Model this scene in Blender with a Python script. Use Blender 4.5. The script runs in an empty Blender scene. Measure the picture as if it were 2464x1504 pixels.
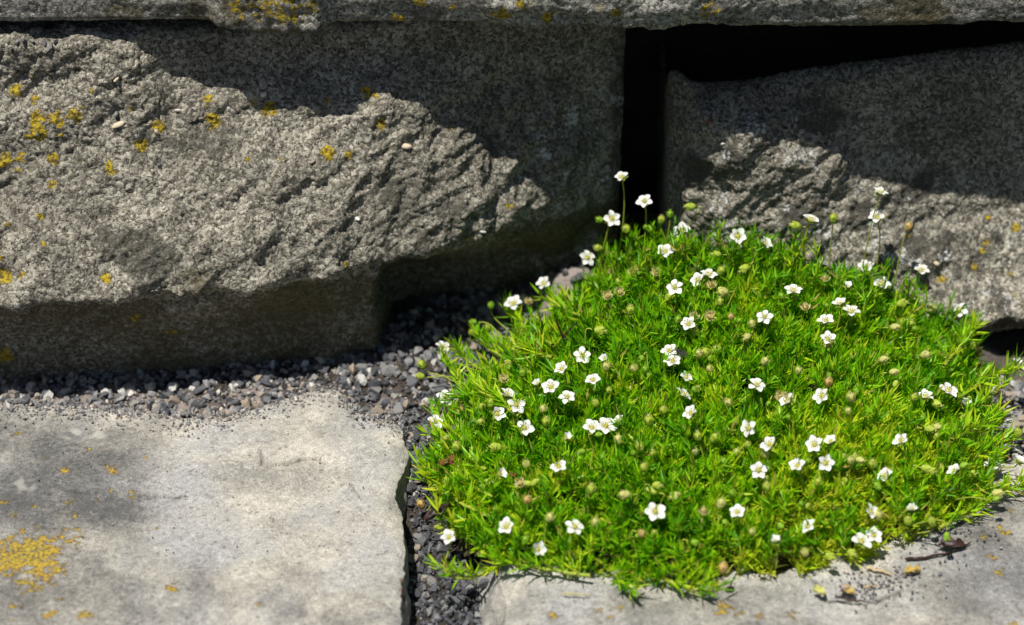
import bpy, math, random
import numpy as np
from mathutils import Matrix, Vector

random.seed(7)
RNG = np.random.default_rng(11)
scene = bpy.context.scene
col = scene.collection

# ------------------------------------------------------------------ camera, sky, sun, exposure
W, H = 2464.0, 1504.0            # pixel frame used for measuring
THETA = math.radians(35.0)       # camera looks down by this
DIST = 0.95                      # metres to the gravel in the middle of the frame
FU = 5572.0                      # focal length in those pixels
CAM = np.array([0.0, -DIST * math.cos(THETA), DIST * math.sin(THETA)])
cd = bpy.data.cameras.new('camera')
cd.sensor_width = 23.5
cd.lens = 23.5 * FU / W
cd.clip_start = 0.02
cd.clip_end = 200
cd.dof.use_dof = True
cd.dof.focus_distance = 0.868
cd.dof.aperture_fstop = 4.5
cam = bpy.data.objects.new('camera', cd)
cam.location = CAM
cam.rotation_euler = (math.radians(90) - THETA, 0, 0)
col.objects.link(cam)
scene.camera = cam

SUN = np.array([-0.25, -0.23, 1.0]); SUN /= np.linalg.norm(SUN)
world = bpy.data.worlds.new('World'); scene.world = world; world.use_nodes = True
wn = world.node_tree.nodes; wn.clear()
sky = wn.new('ShaderNodeTexSky'); sky.sky_type = 'NISHITA'; sky.sun_disc = False
sky.sun_elevation = math.asin(SUN[2]); sky.sun_rotation = math.atan2(SUN[0], SUN[1])
bg = wn.new('ShaderNodeBackground'); bg.inputs['Strength'].default_value = 0.05
wo = wn.new('ShaderNodeOutputWorld')
world.node_tree.links.new(sky.outputs[0], bg.inputs[0]); world.node_tree.links.new(bg.outputs[0], wo.inputs[0])
sd = bpy.data.lights.new('sun', 'SUN'); sd.energy = 5.0; sd.angle = math.radians(0.53); sd.color = (1.0, 0.955, 0.88)
sun = bpy.data.objects.new('sun', sd); col.objects.link(sun)
sun.rotation_euler = Vector(SUN).to_track_quat('Z', 'Y').to_euler()
sun.location = (-0.6, -0.5, 2.0)
scene.view_settings.view_transform = 'Standard'
scene.view_settings.look = 'None'
scene.view_settings.gamma = 1.0
scene.view_settings.exposure = 0.3
scene.view_settings.use_curve_mapping = False
scene.render.engine = 'CYCLES'
scene.cycles.use_denoising = True
scene.cycles.max_bounces = 8
scene.cycles.transparent_max_bounces = 6

# ------------------------------------------------------------------ pixel <-> place
def ray(u, v):
    a = (u - W / 2) / FU; b = (H / 2 - v) / FU
    c, s = math.cos(THETA), math.sin(THETA)
    d = np.array([a, c + b * s, -s + b * c])
    return d
def on_z(u, v, z=0.0):
    d = ray(u, v); t = (z - CAM[2]) / d[2]
    return CAM + d * t
def on_y(u, v, y):
    d = ray(u, v); t = (y - CAM[1]) / d[1]
    return CAM + d * t
def project(P):
    q = P - CAM
    c, s = math.cos(THETA), math.sin(THETA)
    z = q[..., 1] * c - q[..., 2] * s
    up = q[..., 1] * s + q[..., 2] * c
    return W / 2 + FU * q[..., 0] / z, H / 2 - FU * up / z, z
def X(u, depth=0.95):            # metres across at a given axis depth
    return (u - W / 2) * depth / FU

# ------------------------------------------------------------------ noise
def _hash(ix, iy, iz, seed):
    h = (ix * 374761393 + iy * 668265263 + iz * 2147483647 + seed * 1274126177) & 0xFFFFFFFF
    h = ((h ^ (h >> 13)) * 1274126177) & 0xFFFFFFFF
    h = ((h ^ (h >> 16)) * 2246822519) & 0xFFFFFFFF
    return h ^ (h >> 15)
def noise(p, wl, seed=0):
    """gradient noise about -1..1, p (...,3) in metres, wl = wavelength in metres (scalar or 3)"""
    q = p / np.asarray(wl)
    i = np.floor(q).astype(np.int64); f = q - i
    w = f * f * f * (f * (f * 6 - 15) + 10)
    out = 0
    for dx in (0, 1):
        wx = w[..., 0] if dx else 1 - w[..., 0]
        for dy in (0, 1):
            wy = w[..., 1] if dy else 1 - w[..., 1]
            for dz in (0, 1):
                wz = w[..., 2] if dz else 1 - w[..., 2]
                h = _hash(i[..., 0] + dx, i[..., 1] + dy, i[..., 2] + dz, seed)
                gx = ((h & 1023) / 511.5 - 1); gy = (((h >> 10) & 1023) / 511.5 - 1); gz = (((h >> 20) & 1023) / 511.5 - 1)
                out = out + wx * wy * wz * (gx * (f[..., 0] - dx) + gy * (f[..., 1] - dy) + gz * (f[..., 2] - dz))
    return out * 1.6
def fbm(p, wl, octs=3, seed=0, gain=0.5):
    a, s = 1.0, 0
    for k in range(octs):
        s = s + a * noise(p, np.asarray(wl) / 2 ** k, seed + 17 * k); a *= gain
    return s
def smooth(a, b, x):
    t = np.clip((x - a) / (b - a), 0, 1)
    return t * t * (3 - 2 * t)

# ------------------------------------------------------------------ mesh helpers
def mesh_np(name, verts, faces_flat, counts, smooth_shade=True):
    me = bpy.data.meshes.new(name)
    verts = np.asarray(verts, np.float32); faces_flat = np.asarray(faces_flat, np.int32); counts = np.asarray(counts, np.int32)
    me.vertices.add(len(verts)); me.vertices.foreach_set('co', verts.ravel())
    me.loops.add(len(faces_flat)); me.loops.foreach_set('vertex_index', faces_flat)
    me.polygons.add(len(counts))
    st = np.zeros(len(counts), np.int32); st[1:] = np.cumsum(counts)[:-1]
    me.polygons.foreach_set('loop_start', st); me.polygons.foreach_set('loop_total', counts)
    me.polygons.foreach_set('use_smooth', np.full(len(counts), smooth_shade))
    me.update(calc_edges=True); me.validate()
    return me
def grid_faces(ni, nj, flip=False):
    i, j = np.meshgrid(np.arange(ni - 1), np.arange(nj - 1), indexing='ij')
    a = (i * nj + j).ravel(); b = ((i + 1) * nj + j).ravel(); c = b + 1; d = a + 1
    q = np.stack([a, d, c, b] if flip else [a, b, c, d], 1)
    return q.ravel(), np.full(len(q), 4)
def attr(me, name, vals):
    a = me.attributes.new(name, 'FLOAT', 'POINT'); a.data.foreach_set('value', np.asarray(vals, np.float32).ravel())
def obj(name, me, mat=None, parent=None, kind=None, label=None, cat=None, group=None):
    o = bpy.data.objects.new(name, me); col.objects.link(o)
    if mat is not None and not me.materials: me.materials.append(mat)
    if parent is not None: o.parent = parent
    tag(o, label, cat, group, kind)
    return o
def tag(o, label=None, cat=None, group=None, kind=None):
    if label: o['label'] = label
    if cat: o['category'] = cat
    if group: o['group'] = group
    if kind: o['kind'] = kind
def empty(name, loc):
    o = bpy.data.objects.new(name, None); o.location = loc; o.empty_display_size = 0.01; col.objects.link(o); return o
def grid_normals(P):
    di = np.gradient(P, axis=0); dj = np.gradient(P, axis=1)
    n = np.cross(di, dj); l = np.linalg.norm(n, axis=-1, keepdims=True)
    return n / np.maximum(l, 1e-12)

# ------------------------------------------------------------------ materials
class NT:
    def __init__(self, name):
        self.m = bpy.data.materials.new(name); self.m.use_nodes = True
        self.t = self.m.node_tree; self.t.nodes.clear()
        self.out = self.t.nodes.new('ShaderNodeOutputMaterial')
    def n(self, typ, ins=None, **kw):
        nd = self.t.nodes.new('ShaderNode' + typ)
        for k, v in kw.items(): setattr(nd, k, v)
        for k, v in (ins or {}).items():
            if hasattr(v, 'node'): self.t.links.new(v, nd.inputs[k])
            else: nd.inputs[k].default_value = v
        return nd
    def coord(self): return self.n('TexCoord').outputs['Object']
    def attr(self, name): return self.n('Attribute', attribute_name=name).outputs['Fac']
    def noise(self, co, scale, detail=3, rough=0.55): return self.n('TexNoise', {'Vector': co, 'Scale': scale, 'Detail': detail, 'Roughness': rough}).outputs[0]
    def voro(self, co, scale): return self.n('TexVoronoi', {'Vector': co, 'Scale': scale})
    def ramp(self, fac, stops, interp='LINEAR'):
        r = self.n('ValToRGB', {'Fac': fac}); cr = r.color_ramp; cr.interpolation = interp
        while len(cr.elements) < len(stops): cr.elements.new(0.5)
        for e, (p, c) in zip(cr.elements, stops):
            e.position = p; e.color = (c, c, c, 1) if not isinstance(c, tuple) else (*c, 1)
        return r.outputs[0]
    def mix(self, fac, a, b, mode='MIX'):
        nd = self.n('Mix', data_type='RGBA', blend_type=mode)
        for k, v in ((0, fac), (6, a), (7, b)):
            if hasattr(v, 'node'): self.t.links.new(v, nd.inputs[k])
            elif k == 0: nd.inputs[0].default_value = v
            else: nd.inputs[k].default_value = (*v, 1)
        return nd.outputs[2]
    def math(self, op, a, b=0.0, clamp=False):
        nd = self.n('Math', {0: a, 1: b}, operation=op); nd.use_clamp = clamp; return nd.outputs[0]
    def bump(self, h, dist, strength=1.0, normal=None):
        ins = {'Height': h, 'Distance': dist, 'Strength': strength}
        if normal is not None: ins['Normal'] = normal
        return self.n('Bump', ins).outputs[0]
    def principled(self, colr, rough=0.85, normal=None, spec=0.3, **kw):
        ins = {'Base Color': colr if hasattr(colr, 'node') else (*colr, 1), 'Roughness': rough, 'Specular IOR Level': spec}
        if normal is not None: ins['Normal'] = normal
        ins.update(kw)
        p = self.n('BsdfPrincipled', ins); self.t.links.new(p.outputs[0], self.out.inputs[0]); return self.m

def stone_material(name, pale, mid, dark, grain=650, rough_grain=1.0):
    t = NT(name); co = t.coord()
    warp = t.n('VectorMath', {0: co, 1: t.n('VectorMath', {0: t.n('TexNoise', {'Vector': co, 'Scale': 300.0, 'Detail': 2.0}).outputs[1], 'Scale': 0.0025}, operation='SCALE').outputs[0]}, operation='ADD').outputs[0]
    vo = t.voro(warp, grain)
    cell = t.n('SeparateColor', {0: vo.outputs['Color']}).outputs[0]
    fine = t.noise(co, 1500.0, 3, 0.7)
    base = t.ramp(cell, [(0.0, tuple(c * .6 for c in dark)), (0.22, dark), (0.5, mid), (0.8, pale), (1.0, tuple(min(.78, c * 1.35) for c in pale))])
    g2 = t.n('SeparateColor', {0: t.voro(co, grain * 2.1).outputs['Color']}).outputs[1]
    base = t.mix(0.40, base, t.ramp(g2, [(0, tuple(c * .5 for c in dark)), (0.45, mid), (1, tuple(c * 1.25 for c in pale))]))
    big = t.noise(co, 38.0, 7, 0.72)
    def mask(name_, gain=1.0, sharp=.22, sc=330.0, amp=1.5):                    # attribute broken up by fine noise so that no mask has a soft rim
        return t.ramp(t.math('ADD', t.math('MULTIPLY', t.attr(name_), gain), t.math('MULTIPLY', t.math('SUBTRACT', t.noise(co, sc, 6, 0.75), 0.5), amp)), [(0.5 - sharp, 0.0), (0.5 + sharp, 1.0)])
    patch = t.ramp(big, [(0.42, 0.0), (0.60, 1.0)])
    base = t.mix(t.math('MULTIPLY', patch, 0.32 * rough_grain), base, t.mix(cell, tuple(c * 0.35 for c in dark), tuple(c * 1.4 for c in dark)))
    base = t.mix(0.35, base, t.ramp(fine, [(0.3, 0.25), (0.7, 0.8)]), 'OVERLAY')
    base = t.mix(0.8, base, t.ramp(t.noise(co, 16.0, 6, 0.65), [(0.32, 0.30), (0.5, 0.5), (0.68, 0.68)]), 'OVERLAY')
    base = t.mix(t.math('MULTIPLY', mask('grime'), .85), base, t.mix(fine, (0.022, 0.021, 0.017), (0.10, 0.095, 0.078)))
    base = t.mix(mask('pale', .55, .05, 620.0, 2.6), base, t.mix(fine, (0.36, 0.37, 0.37), (0.66, 0.67, 0.67)))
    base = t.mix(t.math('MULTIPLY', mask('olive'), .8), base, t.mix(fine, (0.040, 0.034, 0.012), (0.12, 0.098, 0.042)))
    lc = t.mix(t.noise(co, 160.0, 2), (0.38, 0.25, 0.012), (0.50, 0.40, 0.04))
    lc = t.mix(t.ramp(t.noise(co, 800.0, 2), [(0.40, 0.0), (0.58, 1.0)]), (0.13, 0.095, 0.02), lc)
    lich = t.math('GREATER_THAN', t.math('ADD', t.attr('lichen'), t.math('MULTIPLY', t.math('SUBTRACT', t.noise(co, 360.0, 5, 0.8), 0.5), 3.2)), 0.62)
    lich = t.math('MULTIPLY', lich, t.math('GREATER_THAN', t.attr('lichen'), .02))
    base = t.mix(lich, base, lc)
    hgt = t.math('ADD', t.math('MULTIPLY', vo.outputs['Distance'], -0.6 * rough_grain), t.math('ADD', fine, t.math('MULTIPLY', lich, 0.5)))
    nrm = t.bump(hgt, 0.0009, 0.9)
    sp = t.ramp(g2, [(0.90, 0.15), (0.97, 0.6)])
    return t.principled(base, 0.8, nrm, sp)

M = {}
M['wall'] = stone_material('rough_sandstone', (0.41, 0.385, 0.32), (0.205, 0.190, 0.150), (0.062, 0.056, 0.042), 850, 1.0)
M['coping'] = stone_material('coping_sandstone', (0.40, 0.39, 0.35), (0.21, 0.205, 0.18), (0.075, 0.072, 0.06), 850, 0.7)

def slab_material():
    t = NT('paving_sandstone'); co = t.coord()
    fine = t.noise(co, 1700.0, 3, 0.75); med = t.noise(co, 70.0, 5, 0.6)
    base = t.mix(t.ramp(med, [(0.38, 0.0), (0.62, 1.0)]), (0.36, 0.342, 0.30), (0.53, 0.50, 0.43))
    base = t.mix(t.ramp(t.noise(co, 22.0, 3), [(0.45, 0.0), (0.65, 1.0)]), base, (0.40, 0.395, 0.385))
    gm = t.math('ADD', t.attr('grime'), t.math('ADD', t.math('MULTIPLY', t.math('SUBTRACT', t.noise(co, 60.0, 8, 0.75), 0.5), 1.5), t.math('MULTIPLY', t.math('SUBTRACT', t.noise(co, 600.0, 4, 0.75), 0.5), .9)))
    g = t.ramp(gm, [(0.10, 0.0), (1.05, 1.0)])
    base = t.mix(g, base, t.mix(med, (0.075, 0.074, 0.071), (0.15, 0.149, 0.145)))
    grit = t.noise(co, 420.0, 5, 0.8)
    base = t.mix(0.55, base, t.ramp(grit, [(0.30, 0.20), (0.70, 0.80)]), 'OVERLAY')
    base = t.mix(0.65, base, t.ramp(fine, [(0.30, 0.18), (0.70, 0.82)]), 'OVERLAY')
    specks = t.n('SeparateColor', {0: t.voro(co, 900.0).outputs['Color']}).outputs[0]
    base = t.mix(t.ramp(specks, [(0.975, 0.0), (0.985, 0.45)]), base, (0.07, 0.065, 0.06))
    base = t.mix(t.attr('pale'), base, (0.5, 0.48, 0.43))
    base = t.mix(t.attr('olive'), base, t.mix(fine, (0.07, 0.035, 0.02), (0.20, 0.09, 0.045)))
    base = t.mix(t.math('MULTIPLY', t.attr('crack'), t.ramp(t.noise(co, 250.0, 3), [(0.34, 0.0), (0.46, 1.0)])), base, (0.06, 0.055, 0.045))
    lc = t.mix(t.ramp(t.noise(co, 90.0, 3), [(0.45, 0.0), (0.68, 1.0)]), (0.45, 0.33, 0.04), (0.50, 0.28, 0.03))
    lc = t.mix(t.ramp(t.noise(co, 800.0, 2), [(0.38, 0.0), (0.58, 1.0)]), (0.17, 0.13, 0.05), lc)
    lich = t.ramp(t.math('ADD', t.attr('lichen'), t.math('MULTIPLY', t.math('SUBTRACT', t.noise(co, 240.0, 6, 0.8), 0.5), 3.2)), [(0.60, 0.0), (0.68, 1.0)])
    lich = t.math('MULTIPLY', lich, t.math('GREATER_THAN', t.attr('lichen'), .02))
    base = t.mix(lich, base, lc)
    nrm = t.bump(t.math('ADD', t.math('ADD', fine, grit), t.math('MULTIPLY', lich, 0.6)), 0.0008, 0.85)
    sp = t.ramp(specks, [(0.0, 0.7), (0.04, 0.2)])
    return t.principled(base, 0.78, nrm, sp)
M['slab'] = slab_material()

def soil_material():
    t = NT('dark_soil'); co = t.coord()
    f = t.noise(co, 900.0, 4, 0.7)
    c = t.mix(t.ramp(f, [(0.35, 0.0), (0.65, 1.0)]), (0.022, 0.018, 0.014), (0.085, 0.070, 0.056))
    c = t.mix(t.attr('dust'), c, t.mix(f, (0.16, 0.135, 0.12), (0.46, 0.39, 0.36)))
    return t.principled(c, 0.95, t.bump(f, 0.0012, 1.0), 0.15)
M['soil'] = soil_material()

def gravel_material(name='gravel_chips', tint=None):
    t = NT(name); co = t.coord()
    f = t.noise(co, 1100.0, 3, 0.7)
    if tint is None:
        a = t.attr('tone')
        c = t.ramp(a, [(0.0, (0.028, 0.029, 0.034)), (0.35, (0.10, 0.103, 0.117)), (0.62, (0.21, 0.208, 0.21)), (0.80, (0.28, 0.255, 0.225)), (0.90, (0.30, 0.24, 0.18)), (1.0, (0.46, 0.44, 0.40))])
    else:
        c = t.mix(f, tuple(x * 0.75 for x in tint), tuple(min(0.8, x * 1.2) for x in tint))
    c = t.mix(0.5, c, t.ramp(f, [(0.25, 0.25), (0.75, 0.75)]), 'OVERLAY')
    return t.principled(c, 0.6, t.bump(f, 0.0003, 0.6), 0.4)
M['gravel'] = gravel_material()
for k, c in dict(chip_dark=(0.05, 0.052, 0.058), chip_slate=(0.105, 0.108, 0.118), chip_grey=(0.20, 0.198, 0.195), chip_tan=(0.30, 0.245, 0.19), chip_pale=(0.46, 0.45, 0.42),
                 chip_white=(0.66, 0.64, 0.58), shell=(0.60, 0.50, 0.36), brick_red=(0.36, 0.09, 0.05), chip_pink=(0.42, 0.33, 0.31)).items():
    M[k] = gravel_material(k, c)

def leaf_material():
    t = NT('pearlwort_leaf'); co = t.coord()
    tint = t.attr('tint'); tip = t.attr('tip')
    c = t.ramp(tint, [(0.0, (0.020, 0.110, 0.001)), (0.35, (0.085, 0.310, 0.002)), (0.65, (0.275, 0.550, 0.005)), (0.86, (0.52, 0.62, 0.014)), (0.93, (0.40, 0.36, 0.06)), (1.0, (0.44, 0.31, 0.10))])
    c = t.mix(t.ramp(tip, [(0.0, 0.40), (0.40, 0.0)]), c, (0.36, 0.42, 0.03))
    d = t.n('BsdfPrincipled', {'Base Color': c, 'Roughness': 0.42, 'Specular IOR Level': 0.35})
    tr = t.n('BsdfTranslucent', {'Color': t.mix(1.0, c, (1.3, 1.35, 0.6), 'MULTIPLY')})
    mx = t.n('MixShader', {0: 0.36, 1: d.outputs[0], 2: tr.outputs[0]})
    t.t.links.new(mx.outputs[0], t.out.inputs[0]); return t.m
M['leaf'] = leaf_material()
def thin(name, c1, c2, trans=0.35, rough=0.5, scale=700.0, spec=0.3):
    t = NT(name); f = t.noise(t.coord(), scale, 3, 0.6)
    c = t.mix(t.ramp(f, [(0.35, 0.0), (0.65, 1.0)]), c1, c2)
    d = t.n('BsdfPrincipled', {'Base Color': c, 'Roughness': rough, 'Specular IOR Level': spec})
    if trans:
        tr = t.n('BsdfTranslucent', {'Color': c}); mx = t.n('MixShader', {0: trans, 1: d.outputs[0], 2: tr.outputs[0]})
        t.t.links.new(mx.outputs[0], t.out.inputs[0])
    else: t.t.links.new(d.outputs[0], t.out.inputs[0])
    return t.m
M['petal'] = thin('petal_white', (0.80, 0.80, 0.78), (0.88, 0.88, 0.86), 0.3, 0.5)
M['ovary'] = thin('ovary_yellow', (0.46, 0.46, 0.05), (0.62, 0.58, 0.12), 0.2)
M['stamen'] = thin('stamen_cream', (0.70, 0.70, 0.50), (0.80, 0.79, 0.62), 0.25)
M['sepal'] = thin('sepal_green', (0.16, 0.28, 0.02), (0.32, 0.42, 0.05), 0.3)
M['stalk'] = thin('stalk_green', (0.24, 0.33, 0.02), (0.40, 0.44, 0.06), 0.2)
M['bud_green'] = thin('bud_green', (0.42, 0.56, 0.05), (0.60, 0.68, 0.12), 0.45)
M['bud_lime'] = thin('bud_lime', (0.26, 0.50, 0.03), (0.42, 0.60, 0.07), 0.45)
M['bud_straw'] = thin('bud_straw', (0.60, 0.62, 0.18), (0.74, 0.72, 0.30), 0.45)
M['bud_orange'] = thin('bud_orange', (0.62, 0.44, 0.13), (0.72, 0.55, 0.24), 0.4)
M['capsule_dry'] = thin('capsule_dry', (0.60, 0.52, 0.20), (0.78, 0.70, 0.36), 0.5)
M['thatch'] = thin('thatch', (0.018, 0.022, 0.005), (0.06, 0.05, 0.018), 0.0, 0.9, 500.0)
M['dead_leaf'] = thin('dead_leaf', (0.12, 0.035, 0.018), (0.24, 0.09, 0.045), 0.15, 0.45, 400.0)
M['dark_leaf'] = thin('dark_leaf', (0.022, 0.012, 0.011), (0.055, 0.028, 0.022), 0.1, 0.45, 400.0)
M['straw'] = thin('straw', (0.42, 0.31, 0.15), (0.60, 0.48, 0.28), 0.1)
M['petal_yellow'] = thin('petal_yellow', (0.48, 0.32, 0.06), (0.62, 0.50, 0.18), 0.3)
M['insect'] = thin('insect_black', (0.006, 0.006, 0.006), (0.03, 0.026, 0.022), 0.0, 0.3, 900.0, 0.5)
M['wing'] = thin('insect_wing', (0.03, 0.028, 0.025), (0.07, 0.065, 0.06), 0.3, 0.25)

# ------------------------------------------------------------------ the wall
FACE = {}
def table(us, zs, mm, scale_depth=0.95):
    xs = np.array([X(u, scale_depth) for u in us]); zs = np.array(zs); T = np.array(mm, float) * 1e-3
    def F(x, z):
        x = np.clip(x, xs[0], xs[-1]); z = np.clip(z, zs.min(), zs.max())
        zz = zs[::-1]; TT = T[:, ::-1]
        i = np.clip(np.searchsorted(xs, x) - 1, 0, len(xs) - 2); j = np.clip(np.searchsorted(zz, z) - 1, 0, len(zz) - 2)
        a = (x - xs[i]) / (xs[i + 1] - xs[i]); b = (z - zz[j]) / (zz[j + 1] - zz[j])
        a = a * a * (3 - 2 * a); b = b * b * (3 - 2 * b) * 0.5 + b * 0.5
        return (TT[i, j] * (1 - a) + TT[i + 1, j] * a) * (1 - b) + (TT[i, j + 1] * (1 - a) + TT[i + 1, j + 1] * a) * b
    return F
F_left = table([-900, 0, 250, 385, 480, 600, 800, 905, 932, 1000, 1100, 1155, 1195, 1300, 1450, 1500],
               [.14, .12, .10, .08, .06, .048, .039, .015, -.012],
               [[-16, -20, -26, -36, -55, -64, -51, -43, -40], [-16, -20, -26, -36, -55, -64, -51, -43, -40], [-16, -20, -27, -38, -54, -61, -48, -41, -38],
                [-14, -18, -25, -37, -52, -58, -45, -38, -35], [-4, -7, -15, -34, -51, -57, -44, -37, -34], [2, -1, -11, -32, -46, -52, -41, -34, -31],
                [4, 2, -10, -26, -37, -44, -36, -30, -27], [5, 3, -9, -21.5, -30, -35, -31, -26, -21], [6, 4, -8.5, -20.5, -28.5, -32, -17, 6, 18],
                [7, 5, -6, -16, -23, -27, -12, 12, 22], [9, 8, 1, -10, -17, -20, -7, 14, 23], [11, 10, 5, -6, -13, -16, -4, 15, 24], [12, 12, 10, 3, -4, -9, -1, 16, 24],
                [16, 16, 15, 10, 4, 1, 4, 18, 25], [22, 23, 23, 22, 20, 19, 19, 23, 25], [26, 26, 26, 25, 24, 24, 24, 26, 28]])
F_right = table([1560, 1610, 1660, 1750, 1900, 2050, 2250, 2460, 3300],
                [.115, .10, .09, .075, .06, .045, .03, .012, -.012],
                [[25, 23, 21, 20, 20, 20, 20, 22, 25], [22, 19, 15, 13, 13, 12, 10, 8, 10], [16, 8, -1, -1, 0, -1, -4, -8, -4], [14, 6, -6, -9, -10, -11, -14, -18, -8], [14, 10, 5, -3, -8, -11, -16, -22, -8],
                 [15, 13, 11, 8, 2, -6, -14, -22, -6], [17, 15, 13, 11, 9, 2, -10, -24, 0], [19, 17, 15, 13, 11, 6, -4, -20, 4], [19, 17, 15, 13, 11, 6, -4, -20, 4]])
F_cope = table([-900, 0, 560, 620, 800, 860, 1150, 1210, 1700, 1790, 2100, 2464, 3300],
               [.30, .162, .150, .143, .137],
               [[-15] * 5, [-15, -15, -15, -15, -14], [-16, -16, -16, -15, -14], [-20, -21, -21, -20, -18], [-20, -21, -21, -20, -18], [-16, -16, -16, -15, -14], [-15, -16, -16, -15, -14],
                [-18, -19, -20, -18, -16], [-18, -19, -20, -18, -16], [-15, -16, -16, -15, -14], [-15, -16, -17, -17, -15], [-15, -16, -16, -15, -13], [-15] * 5])

def path1d(lo, hi, step): return np.linspace(lo, hi, max(2, int(round((hi - lo) / step)) + 1))
def block(name, x0, x1, zb, zt, F, depth, step, r, zfun, amp, seed, fine_range, fall=0.0):
    """front-faced block: a grid wrapped round sides, top and bottom"""
    ang = np.linspace(0, math.pi / 2, 6)[1:-1]
    back = np.array([depth, depth * .6, depth * .35, .03, .02, .014, .010])
    xa, xb = fine_range
    xm = []
    if x0 + r < xa: xm.append(path1d(x0 + r, xa, 0.004)[:-1])
    xm.append(path1d(max(x0 + r, xa), min(x1 - r, xb), step))
    if x1 - r > xb: xm.append(path1d(xb, x1 - r, 0.004)[1:])
    xm = np.concatenate(xm)
    hx = np.concatenate([np.full(len(back), x0), x0 + r - r * np.cos(ang), xm, x1 - r + r * np.sin(ang), np.full(len(back), x1)])
    he = np.concatenate([back, r - r * np.sin(ang), np.zeros(len(xm)), r - r * np.cos(ang), back[::-1]])
    tb = np.concatenate([[depth, depth * .6, depth * .35], path1d(r, .03, step * 1.3)[::-1]])
    zm = path1d(zb + r, zt - r, step)[::-1]
    vz = np.concatenate([np.full(len(tb), zt), zt - r + r * np.cos(ang), zm, zb + r - r * np.sin(ang), np.full(len(tb), zb)])
    vd = np.concatenate([tb, r - r * np.sin(ang), np.zeros(len(zm)), r - r * np.cos(ang), tb[::-1]])
    e = he[:, None]; d = vd[None, :]
    ins = (e ** 3 + d ** 3) ** (1 / 3)
    xx = np.repeat(hx[:, None], len(vz), 1); zz = np.repeat(vz[None, :], len(hx), 0)
    P0 = np.stack([xx, 0 * xx, zz], -1)
    P = np.stack([xx, F(xx + .0040 * noise(P0, .020, seed + 31) + .0022 * noise(P0, .008, seed + 32), zz + .0016 * noise(P0, .022, seed + 33) + .0008 * noise(P0, .007, seed + 34)) + ins, zz], -1)
    P[..., 2] = zfun(P[..., 0], P[..., 2])
    P[..., 2] -= fall * np.clip(ins - r, 0, .06) * smooth(zt - .02, zt - .001, zz)
    n = -grid_normals(P)
    P = P + n * amp(P, seed)[..., None]
    f, c = grid_faces(*P.shape[:2], flip=True)
    me = mesh_np(name, P.reshape(-1, 3), f, c)
    return me, P, -(-grid_normals(P))

def rough_amp(P, seed):
    dg = np.stack([P[..., 0] * .8 + P[..., 2] * .6, P[..., 1], -P[..., 0] * .6 + P[..., 2] * .8], -1)
    a = 0.0024 * noise(P, .045, seed) + 0.0030 * noise(dg, (.030, .02, .012), seed + 1)
    b = noise(dg, (.012, .010, .006), seed + 2); a = a - 0.0015 * (np.abs(b) * 1.6 - .35) + .0006 * noise(dg, (.009, .007, .005), seed + 6)
    a = a + 0.0005 * noise(P, .0046, seed + 3) + 0.0006 * noise(P, .0025, seed + 4) + 0.0007 * noise(P, .0013, seed + 5)
    return a
def left_amp(P, seed):
    a = rough_amp(P, seed)
    calm = np.clip(smooth(.098, .112, P[..., 2] + .2 * P[..., 1]) * smooth(-.142, -.130, P[..., 0]) + smooth(.014, .038, P[..., 0]) * .6 + smooth(.045, .03, P[..., 2]) * .55, 0, .85)
    return a * (1 - calm)
def right_amp(P, seed):
    calm = np.clip(smooth(.0, .012, P[..., 1]), 0, .75)
    return rough_amp(P, seed) * (1 - calm)
def cope_amp(P, seed):
    x = P[..., 0]
    rough = np.maximum(smooth(X(540, .86), X(600, .86), x) * smooth(X(850, .86), X(800, .86), x), smooth(X(1150, .86), X(1200, .86), x) * smooth(X(1790, .86), X(1740, .86), x))
    a = 0.0010 * noise(P, (.05, .03, .02), seed) + 0.0006 * noise(P, (.014, .01, .008), seed + 1) + .0003 * noise(P, .003, seed + 3) + .0002 * noise(P, .0014, seed + 4)
    return a + rough * (0.0014 * noise(P, .010, seed + 5) + .0010 * noise(P, .005, seed + 6) + .0005 * noise(P, .0022, seed + 7))

def blobs(P, spots, soft=False):
    """spots: (u, v, radius in px, strength) put on the surface where that sight line meets it; falloff by distance on the stone"""
    V = P.reshape(-1, 3); u, v, z = project(V)
    out = np.zeros(len(V))
    for (su, sv, r, s) in spots:
        dpx = np.hypot(u - su, v - sv); near = dpx < 6
        if not near.any(): near = dpx < dpx.min() + 2
        idx = np.where(near)[0]; c = V[idx[np.argmin(z[idx])]]
        rad = r * DIST / FU
        dd = np.linalg.norm(V - c, axis=1) / rad
        out = np.maximum(out, s * (np.exp(-dd * dd * .8) if soft else np.clip(1.15 - dd * dd * .75, 0, 1)))
    return out
def stone_attrs(me, P, lichen, grime=0, pale=0, olive=0):
    n = P.shape[0] * P.shape[1]
    for k, a in (('lichen', lichen), ('grime', grime), ('pale', pale), ('olive', olive)):
        attr(me, k, np.clip(np.broadcast_to(np.asarray(a, float).ravel() if np.ndim(a) else a, (n,)), 0, 1))

wall = empty('stone_wall', (0, 0.02, 0))
tag(wall, 'rough sandstone step wall of two blocks under a long coping stone', 'wall', None, 'thing')
def child(name, me, mat, parent, **kw):
    o = obj(name, me, mat, parent, **kw); o.matrix_parent_inverse = Matrix.Translation(parent.location).inverted(); return o

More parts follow.
